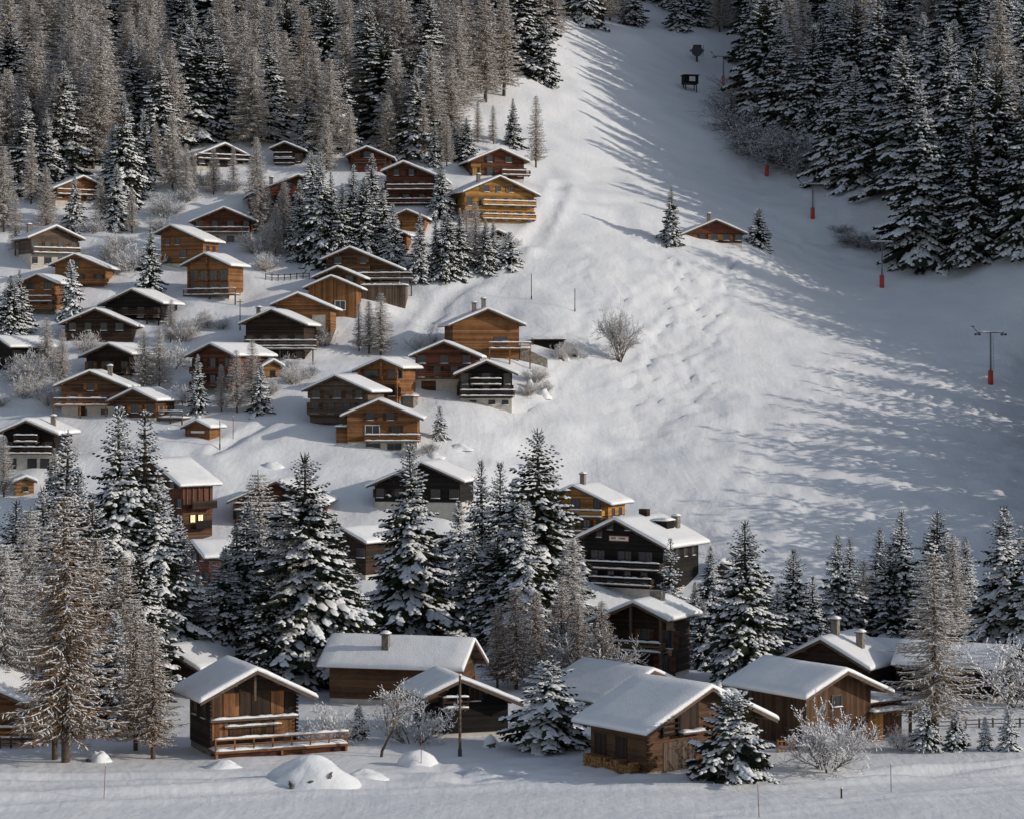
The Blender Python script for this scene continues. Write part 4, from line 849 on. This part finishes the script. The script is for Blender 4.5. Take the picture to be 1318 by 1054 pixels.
for px, b, t_ in ((222, 250, 150), (200, 235, 160), (330, 262, 180), (345, 300, 240), (250, 255, 200), (300, 245, 190), (355, 330, 262), (420, 225, 150), (500, 200, 120), (545, 205, 130), (575, 215, 150), (450, 215, 140), (170, 300, 240), (20, 330, 250), (40, 260, 170)):
    T(RT.choice(['l0', 'l1', 'l2', 'l3']), px, b, t_, 'thin frosted larch by the ' + near(px, b), 'larches among the upper chalets')
for px, b, t_, k in ((160, 260, 120, 's0'), (145, 255, 160, 's4'), (185, 245, 140, 's1'), (395, 200, 120, 's2'), (560, 215, 160, 's0'), (585, 205, 150, 's1'), (230, 190, 80, 's2'), (60, 240, 140, 's0')):
    T(k, px, b, t_, 'tall fringe spruce by the ' + near(px, b), 'spruces at the wood fringe')
for px, b, t_ in ((140, 335, 300), (155, 325, 292), (160, 345, 315), (175, 345, 305), (215, 280, 245), (240, 265, 235), (265, 245, 215), (300, 250, 222), (330, 330, 296), (352, 320, 285), (345, 350, 322), (250, 430, 402), (268, 425, 398), (285, 428, 405), (235, 440, 408), (50, 500, 462), (30, 510, 475), (20, 490, 452), (65, 520, 485), (60, 470, 435),
                 (225, 470, 430), (195, 480, 445), (380, 500, 470), (395, 490, 462), (372, 480, 455), (345, 515, 490), (690, 495, 470), (680, 512, 492), (700, 508, 490), (720, 466, 442), (735, 462, 440), (745, 466, 450), (552, 582, 560), (530, 586, 562), (640, 330, 305), (655, 322, 300), (205, 300, 270), (120, 300, 270), (420, 445, 420), (235, 520, 490), (0, 520, 490), (110, 455, 425), (15, 395, 365)):
    T(RT.choice(['b0', 'b1', 'b2']), px, b, t_, 'scrub bush by the ' + near(px, b), 'scrub bushes between the chalets', 1.15)
for px, b, t_, k in ((10, 222, 90, 'l2'), (35, 245, 120, 's1'), (75, 228, 95, 'l0'), (120, 222, 90, 'l2'), (205, 208, 70, 's0'), (218, 200, 60, 'l0'), (260, 178, 40, 's2'), (285, 176, 50, 's0'), (325, 190, 60, 'l2'), (345, 178, 40, 's1'), (405, 190, 60, 'l0'), (425, 205, 80, 'l2'), (440, 195, 75, 's3'), (510, 195, 70, 'l0'), (535, 200, 85, 's0'), (555, 198, 80, 'l2'), (580, 195, 75, 'l0'), (-15, 235, 100, 'l0')):
    T(k, px, b, t_, ('tall front-row larch' if k[0] == 'l' else 'tall front-row spruce') + ' behind the ' + near(px, b, 9), 'first row of the wood ' + ('larches' if k[0] == 'l' else 'spruces'), 1.25)
for px, b, t_, k, lb in ((60, 300, 215, 'l0', 'frosted larch uphill of the grey brown chalet'), (5, 300, 190, 'l2', 'big frosted larch by the grey brown chalet'), (150, 290, 205, 's4', 'snowy spruce between the orange and brown chalet and the sloping orange one'), (130, 290, 225, 'l0', 'frosted larch below the orange and brown chalet'),
  (25, 430, 345, 's0', 'snowy spruce below the orange chalet with bright windows'), (240, 262, 190, 'l3', 'frosted larch above the sloping roofed orange chalet'), (275, 255, 195, 'l0', 'frosted larch below the very dark chalet'), (335, 300, 215, 'l2', 'frosted larch before the wide reddish chalet'), (365, 318, 235, 'l0', 'frosted larch at the corner of the wide reddish chalet'),
  (400, 300, 190, 's4', 'white dusted spruce at the back of the dense clump'), (478, 300, 195, 's1', 'spruce hiding the red brown chalet corner'), (505, 345, 260, 's4', 'snowy spruce between dense clump and the narrow hut'), (220, 440, 385, 'l0', 'small frosted larch beside the blackish chalet terrace'), (185, 500, 425, 'l2', 'frosted larch below the blackish terrace'), (325, 520, 440, 'l0', 'frosted larch behind the young spruce'),
  (285, 530, 470, 'l3', 'thin frosted larch in front of the stepped roof'), (60, 480, 405, 'l2', 'frosted larch beside the dark cut off chalet'), (40, 500, 435, 'd2', 'frosted bare tree below the dark cut off chalet'), (475, 450, 382, 'l0', 'frosted larch beside the thin one below the terrace'), (600, 210, 150, 's2', 'dark spruce above the wide balconied red chalet'), (568, 280, 205, 's4', 'snowy spruce between the red and yellow chalets'),
  (625, 350, 280, 's0', 'snowy spruce under the yellow chalet balcony'), (655, 345, 300, 'y1', 'small snowy fir at the tiny dark shed'), (5, 640, 560, 'l0', 'frosted larch by the tiny pale cabin'), (70, 650, 575, 's0', 'spruce in front of the beige plaster corner')): T(k, px, b, t_, lb, None, 1.15)
# --- the woods
def inside(px, py, poly):
    c = False; n = len(poly)
    for i in range(n):
        (x1, y1), (x2, y2) = poly[i], poly[i - 1]
        if (y1 > py) != (y2 > py) and px < (x2 - x1) * (py - y1) / (y2 - y1) + x1: c = not c
    return c
def wood(poly, n, gap, kinds, hts, where, marks, group, yr, seed, wide=(1.0, 1.3)):
    rg = random.Random(seed); pts = []; tries = 0
    while len(pts) < n and tries < 60000:
        tries += 1; y = rg.uniform(*yr); px = rg.uniform(min(p[0] for p in poly), max(p[0] for p in poly)); x = (px - CX) / F * y
        if any((x - a) ** 2 + (y - b) ** 2 < gap * gap for a, b in pts): continue
        z = float(zsm(x, y)); py = HY - z / y * F
        if not inside(px, py, poly): continue
        pts.append((x, y))
    ym = sorted(b for a, b in pts)
    for x, y in pts:
        k = rg.choice(kinds); h = rg.uniform(*hts); w = rg.uniform(*wide); nm = 'spruce' if k[0] == 's' else 'larch'
        size = ('tall' if h > hts[0] + (hts[1] - hts[0]) * .66 else 'low' if h < hts[0] + (hts[1] - hts[0]) * .33 else 'middling') + ('' if w < 1.1 else ' broad')
        row = 'lower edge' if y < ym[len(ym) // 5] else 'upper part' if y > ym[3 * len(ym) // 5] else 'middle'
        mk = min(marks, key=lambda q: abs((q[0] - CX) / F - x / y))[1]
        plant(k, x, y, h, size + (' frosted ' if nm == 'larch' else ' snowy ') + nm + ', ' + row + ' of ' + where + mk, group + ' ' + nm, w)
    return len(pts)
WL = [(-70, 225), (0, 205), (40, 235), (60, 240), (120, 228), (220, 190), (240, 178), (330, 178), (345, 172), (395, 172), (440, 182), (480, 180), (560, 188), (588, 172), (592, 120), (615, 90), (690, 92), (715, 60), (712, -30), (330, -30), (318, 60), (300, 60), (296, -30), (-70, -30)]
ML = [(20, ' above the grey brown chalet'), (110, ' above the orange and brown chalet'), (270, ' above the very dark chalet'), (366, ' above the small dark chalet'), (472, ' above the reddish gable'), (560, ' above the red brown chalet'), (660, ' beside the upper piste')]
n1 = wood(WL, 225, 5.2, ['l0', 'l1', 'l2', 'l3', 'l0', 'l2', 's0', 's1', 's2', 's3'], (17, 25), 'mixed wood', ML, 'mixed wood above the village', (440, 600), 4, (1.15, 1.55))
WR = [(962, 100), (980, 165), (1005, 195), (1055, 222), (1080, 240), (1120, 245), (1165, 285), (1182, 350), (1240, 345), (1340, 330), (1340, -40), (950, -40)]
MR = [(950, ' by the highest pylon'), (1030, ' by the fourth pylon'), (1100, ' by the third pylon'), (1180, ' uphill of the second pylon'), (1290, ' uphill of the lowest pylon')]
n2 = wood(WR, 104, 6.4, ['s0', 's1', 's2', 's4', 's5', 's0', 's4', 'l0'], (25, 36), 'dark wood', MR, 'dark wood beside the ski lift', (440, 720), 9, (1.0, 1.25))
WT = [(712, 44), (900, 38), (945, 52), (945, -30), (712, -30)]
n3 = wood(WT, 24, 6, ['s1', 's3', 's0', 'l0'], (17, 24), 'piste head trees', [(740, ' near the mixed wood'), (830, ''), (920, ' near the return wheel')], 'trees at the head of the slope', (615, 780), 12)
print('woods', n1, n2, n3)
# the same woods going on beyond the view, as one mass: their shade falls across the slope
rg = random.Random(8); far = [spruce_meshes(90 + i, h=18., R=4.4, load=.6, whorl=1.0, per=5, taper=.75, step=.6, raw=True) for i in range(2)]; spots = []
for i in range(165):
    y = rg.uniform(283, 468); spots.append((.22 * y + 7.5 + 30 * rg.random() ** 1.2, y, rg.uniform(19, 26)))
for i in range(150):
    y = rg.uniform(465, 760); x = rg.uniform(60, 190); px = CX + x / y * F; py = HY - float(zsm(x, y)) / y * F
    if px > 1350 or (py < -12 and px > 960): spots.append((x, y, rg.uniform(25, 33)))
acc = (Acc(), Acc())
for x, y, h in spots:
    t_ = rg.random() * 6.28; c_, s_ = math.cos(t_), math.sin(t_); R_ = np.array([[c_, -s_, 0], [s_, c_, 0], [0, 0, 1]]).T; k = h / 18; v = rg.choice(far)
    for q, (V, T_) in zip(acc, v): q.add(((V * k) @ R_ + np.array([x, y, zg(x, y)]), T_))
fo_ = bpy.data.objects.new('forest', None); COL.objects.link(fo_); fo_['kind'] = 'stuff'; fo_['label'] = 'spruce forest going on along the bank and mountainside beyond the dark wood'; fo_['category'] = 'forest'
link('crowns', acc[0].mesh('crowns', 'needle', False), fo_)['kind'] = 'stuff'; link('snow', acc[1].mesh('snow', 'treesnow', True), fo_)['kind'] = 'stuff'
# dark undergrowth at the wood corner beside the lift
for px, b, t_ in ((965, 190, 150), (980, 205, 165), (1000, 212, 170), (1018, 218, 175), (1035, 222, 185), (990, 200, 160), (1010, 205, 165), (970, 175, 130), (1045, 230, 195), (1030, 212, 172), (955, 150, 110), (960, 130, 90), (1110, 315, 290), (1120, 318, 295), (1095, 312, 296), (1088, 300, 284), (1128, 322, 300)):
    T('b3', px, b, t_, 'dark leafless bush at the wood corner beside the lift', 'bushes beside the lift', 1.9)

# ------------------------------------------------------------------ ski lift
def pylon(px, base, top, label, arm=2.4):
    x, y, z = at(px, base); h = (base - top) * y / F; z = zg(x, y)
    o = bpy.data.objects.new('lift_pylon', None); COL.objects.link(o); o.location = (x, y, z); o.rotation_euler.z = .25
    tag(o, label, 'pylon', 'pylons of the drag lift')
    MB().tube((0, 0, -1), (0, 0, h - .2), .2, .13, 10).build('pole', 'metal', o, True)
    MB().tube((0, 0, -.6), (0, 0, 2.3), .46, .44, 12).build('safety_pad', 'redpaint', o, True)
    a = MB().box(-arm, arm, -.09, .09, h - .35, h - .14).build('crossarm', 'metal', o)
    link('arm_snow', snow_bar(arm * 1.9, .2, .16, 6), a, (0, -.1, h - .14))
    for s in (-1, 1):
        b = MB().box(s * arm - .5, s * arm + .5, -.06, .06, h - .62, h - .5); b.box(s * arm - .05, s * arm + .05, -.05, .05, h - .5, h - .352); f = b.build('sheave_beam', 'darkmetal', o)
        for k in (-.35, .35): MB().tube((s * arm + k, -.13, h - .56), (s * arm + k, .13, h - .56), .19, n=10).build('sheave', 'darkmetal', f)
    b = MB(); b.tube((-arm, 0, h - .2), (-arm - .9, 0, h + .75), .06, .05, 6); b.box(-arm - 1.15, -arm - .6, -.1, .1, h + .7, h + .85); b.build('catcher_arm', 'darkmetal', o)
    r = MB()
    for i in range(int((h - 3) / .6)): r.box(.14, .48, -.025, .025, 2.6 + i * .6, 2.64 + i * .6)
    r.box(.46, .5, -.03, .03, 2.4, h - .6); r.build('ladder', 'metal', o)
pylon(1275, 492, 424, 'lowest lift pylon with red padded foot, alone on the shaded piste')
pylon(1135, 368, 308, 'lift pylon with red padded foot beside the low wood corner, second from the bottom')
pylon(1046, 279, 233, 'third lift pylon from the bottom with red padded foot')
pylon(987, 230, 188, 'fourth lift pylon from the bottom beneath the dark bushes')
pylon(931, 110, 72, 'highest lift pylon near the little lift cabin')
def lift_cabin(px, base, top):
    x, y, z = at(px, base); z = zg(x, y); h = (base - top) * y / F
    o = bpy.data.objects.new('lift_cabin', None); COL.objects.link(o); o.location = (x, y, z); o.rotation_euler.z = .2
    tag(o, 'little dark lift cabin on stilts near the top of the piste', 'cabin')
    for sx in (-1.4, 1.4):
        for sy in (-1, 1): MB().box(sx - .12, sx + .12, sy - .12, sy + .12, -1, h * .35).build('stilt', 'darkmetal', o)
    MB().box(-1.8, 1.8, -1.4, 1.4, h * .35, h - .5).build('wall', 'black', o)
    r = MB().box(-2.1, 2.1, -1.7, 1.7, h - .5, h - .35).build('roof', 'trim', o); link('snow_cover', snow_bar(4.2, 3.4, .35, 2), r, (0, -1.7, h - .35))
    window(o, .2, h * .35 + .7, 1.5, 1.1, 0, -1.404, 0, None, 'white')
    b = MB().box(-1.8, -.4, -2.1, -1.41, h * .35 - .15, h * .35 - .02).build('landing', 'trim', o)
lift_cabin(888, 118, 97)
def station(px, base, top):
    x, y, z = at(px, base); z = zg(x, y); h = (base - top) * y / F
    o = bpy.data.objects.new('lift_return_station', None); COL.objects.link(o); o.location = (x, y, z); tag(o, 'dark return wheel and frame of the lift at the piste head', 'lift station')
    MB().tube((0, 0, -1), (0, 0, h * .6), .3, .25, 8).build('mast', 'darkmetal', o)
    b = MB(); b.tube((0, -.6, h * .62), (0, -.35, h * .62), 1.5, n=16); b.build('return_wheel', 'darkmetal', o)
    MB().box(-1.9, 1.9, -.3, .3, h * .6, h * .7).build('frame', 'darkmetal', o); MB().box(-1.0, 1.2, -.5, .5, h * .72, h - .1).build('motor_housing', 'dark', o)
    link('snow', snow_bar(2.2, 1, .3, 4), o, (.1, -.5, h - .1)); MB().tube((1.6, 0, h * .3), (1.7, 0, h * .95), .09, n=6).build('strut', 'metal', o)
station(897, 78, 56)
M['stakered'] = flat_mat('faded_red_paint', (.22, .07, .06), .8)
# ------------------------------------------------------------------ poles, stakes, mounds, wood, fences
def pole(px, base, top, label, r=.12, arm=False, group=None):
    x, y, z = at(px, base); h = (base - top) * y / F; z = zg(x, y)
    o = bpy.data.objects.new('utility_pole', None); COL.objects.link(o); o.location = (x, y, z); tag(o, label, 'pole', group)
    MB().tube((0, 0, -1), (0, 0, h), r, r * .75, 8).build('shaft', 'grey', o, True)
    MB().tube((0, 0, -.1), (0, 0, .55), r * 1.35, r * 1.3, 8).build('footing', 'darkmetal', o)
    link('snow', snow_bar(r * 2.2, r * 2.2, .14, 1), o, (0, -r * 1.1, h))
    if arm: MB().box(-.5, .5, -.16, -.1, h - .5, h - .38).build('crossarm', 'trim', o)
pole(592, 973, 869, 'grey wooden utility pole before the black timber chalet', .12)
pole(309, 428, 388, 'thin pole uphill of the dark picket balcony chalet', .09, True); pole(283, 576, 542, 'thin pole beside the little garden hut', .08); pole(740, 405, 375, 'thin pole at the edge of the snow track', .08)
pole(684, 385, 352, 'thin pole standing below the snow track bend', .08)
def stake(px, base, top, label, mat='stakered', r=.03):
    x, y, z = at(px, base); h = (base - top) * y / F; z = zg(x, y)
    o = bpy.data.objects.new('snow_stake', None); COL.objects.link(o); o.location = (x, y, z); o.rotation_euler = (RT.uniform(-.05, .05), RT.uniform(-.05, .05), 0); tag(o, label, 'stake', 'snow stakes')
    MB().tube((0, 0, -.5), (0, 0, h), r, r * .8, 6).build('rod', mat, o); MB().tube((0, 0, h), (0, 0, h + .12), r * 1.3, r * .9, 6).build('tip', 'white', o)
stake(134, 1024, 985, 'reddish snow stake in front of the snow mound under the larches'); stake(542, 985, 946, 'red snow stake beside the smooth pointed snow mound'); stake(977, 1053, 1010, 'reddish snow stake in the field below the round pine')
stake(1147, 1018, 982, 'brown snow stake in the field below the garage annex', 'brown'); stake(1083, 1028, 1014, 'short dark post in the field below the vase shaped shrub', 'dark', .07); stake(300, 562, 534, 'red marker post on the snow uphill of the garden hut', 'stakered', .06)
def blob(w, d, h, seed, mat, name, amp=.5, flat=0):
    rg = random.Random(seed); V = []; Fc = []; n, m = 24, 9
    for j in range(m + 1):
        r = 1 - j / m; z = math.cos(r * math.pi / 2) ** 1.25 if r < 1 else 0
        for i in range(n):
            a = 2 * math.pi * i / n; q = 1 + amp * float(vnoise(math.cos(a) * 2 + seed * 7, math.sin(a) * 2 + j * .3, 1.0)) * (1 if j < m else 0)
            zz = z * (1 + amp * 1.2 * float(vnoise(math.cos(a) * r * 2.5 + seed * 3, math.sin(a) * r * 2.5, 1.0)))
            V.append((math.cos(a) * r * w / 2 * q, math.sin(a) * r * d / 2 * q, zz * h - (.25 if j == 0 else 0)))
    for j in range(m):
        for i in range(n): a = j * n + i; b = j * n + (i + 1) % n; Fc.append((a, b, b + n, a + n))
    return mesh(name, V, Fc, mat, True)
def mound(px, base, w, h, label, seed, rocks=(), skew=0):
    x, y, z = at(px, base); k = y / F; z = zg(x, y)
    o = bpy.data.objects.new('snow_mound', None); COL.objects.link(o); o.location = (x, y + .5, z - .12); tag(o, label, 'snow mound')
    link('snow', blob(w * k, w * k * .7, h * k + .1, seed, 'snow', 'snow'), o)
    for rx, rz, s in rocks:
        if w > 100: rx, rz, s = rx, rz * .8, s * 1.25
        r = link('rock', blob(s * 2.4, s * .9, s * .8, seed + 5, 'rock', 'rock', 1.3), o, (rx, -w * k * .35 * math.sqrt(max(.05, 1 - (rx / (w * k / 2)) ** 2)) * (1 - rz / (h * k) * .75) * .86, rz - s * .25)); r.rotation_euler = (.5, .3, rx)
mound(398, 1006, 128, 29, 'big snow mound with dark rocks poking out in front of the terrace', 2, [(1.6, .9, .3), (.3, .35, .22), (-1.2, .25, .28), (.6, 1.3, .1)])
mound(537, 984, 58, 18, 'smooth pointed snow mound below the utility pole chalet', 3); mound(128, 982, 36, 16, 'small snow capped boulder under the larches', 4, [(-.8, .2, .35)]); mound(285, 990, 60, 9, 'low flat snow mound before the dark timber chalet', 5)
mound(470, 1002, 70, 14, 'low snow mound trailing off beside the big rocky one', 6); mound(632, 960, 26, 16, 'snow capped rock near the small rounded spruce', 7, [(.1, .3, .4)])
for i, (px, b, w, h) in enumerate(((722, 466, 26, 14), (742, 464, 22, 10), (700, 515, 24, 10), (682, 505, 18, 12), (215, 555, 20, 6), (350, 600, 36, 9), (560, 588, 30, 6), (590, 575, 36, 6))):
    mound(px, b, w, h, ['snowy boulder of the rubble beside the stone ramp', 'low snowy boulder behind the stone ramp rubble', 'snow lump below the black boarded chalet', 'snowy boulder at the black boarded chalet corner', 'snow lump by the wooden terrace', 'soft snow mound uphill of the reddish roof',
        'snow heap below the stone base chalet', 'snow heap beside the small lone fir'][i], 10 + i, [(0, .25, .5)] if i in (0, 1, 3) else ())
def woodstack():
    x, y, z = at(800, 989); src = [o for o in bpy.data.objects if o.get('label', '').startswith('brown log cabin')][0]
    mw = Matrix.Translation(src.location) @ Matrix.Rotation(src.rotation_euler.z, 4, 'Z')
    wall = [c for c in src.children if c.name.startswith('wall')][0]; a = min(v.co.x for v in wall.data.vertices)
    o = bpy.data.objects.new('firewood_stack', None); COL.objects.link(o); o.location = mw @ Vector((a - .55, .6, 0)); o.rotation_euler.z = src.rotation_euler.z; tag(o, 'stack of split firewood along the log cabin wall', 'firewood')
    me = mesh('log', *(lambda b: (b.v, b.f))(MB().tube((-.45, 0, 0), (.45, 0, 0), .13, .12, 8)), 'honey'); rg = random.Random(4)
    for r in range(4):
        for c in range(21):
            if r == 3 and rg.random() < .35: continue
            q = link('log', me, o, (rg.uniform(-.06, .06), .1 + c * .262 + (r % 2) * .13, .1 + r * .225)); q.rotation_euler.x = rg.random() * 6
woodstack()
def fence(pts, label, h=1.0, mat='trim', snow=True, n=8):
    w = [at(*p) for p in pts]; a = Vector(w[0]); b = Vector(w[-1]); o = bpy.data.objects.new('fence', None); COL.objects.link(o); o.location = (a.x, a.y, zg(a.x, a.y)); tag(o, label, 'fence')
    L = []
    for i in range(n):
        p = a.lerp(b, i / (n - 1)); p.z = zg(p.x, p.y); q = p - o.location; L.append(q)
        MB().box(q.x - .07, q.x + .07, q.y - .07, q.y + .07, q.z - .6, q.z + h).build('post', mat, o)
    for f in (.45, .88):
        r = MB()
        for p, q in zip(L[:-1], L[1:]): r.tube(p + Vector((0, -.1, h * f)), q + Vector((0, -.1, h * f)), .05, n=6)
        rr = r.build('rail', mat, o)
fence([(342, 362), (398, 359)], 'row of dark fence posts on the open snow uphill of the honey brown chalet', 1.1, 'dark')
fence([(1001, 968), (1022, 966)], 'short pale picket gate beside the log cabin', 1.0, 'honey', n=5); fence([(0, 962), (42, 962)], 'snowy wooden rail below the roof corner chalet', .9, 'brown', n=4)
fence([(1190, 940), (1330, 934)], 'low rail fence behind the little firs', .8, 'grey', n=9)
def woodshed(px, base, w, h):
    x, y, z = at(px, base); k = y / F; o = bpy.data.objects.new('woodshed', None); COL.objects.link(o); o.location = (x, y, zg(x, y)); tag(o, 'low open woodshed with flat snow roof behind the stone ramp', 'shed')
    W_, H_ = w * k, h * k
    MB().box(-W_ / 2, W_ / 2, .3, 2.2, -1, H_ - .3).build('wall', 'black', o); r = MB().box(-W_ / 2 - .3, W_ / 2 + .3, -.2, 2.5, H_ - .3, H_ - .15).build('roof', 'trim', o); link('snow_cover', snow_bar(W_ + .6, 2.7, .3, 1), r, (0, -.2, H_ - .15))
    for s in (-1, 1): MB().box(s * W_ / 2 - .08, s * W_ / 2 + .08, -.1, .06, -1, H_ - .3).build('post', 'trim', o)
woodshed(706, 452, 40, 14)
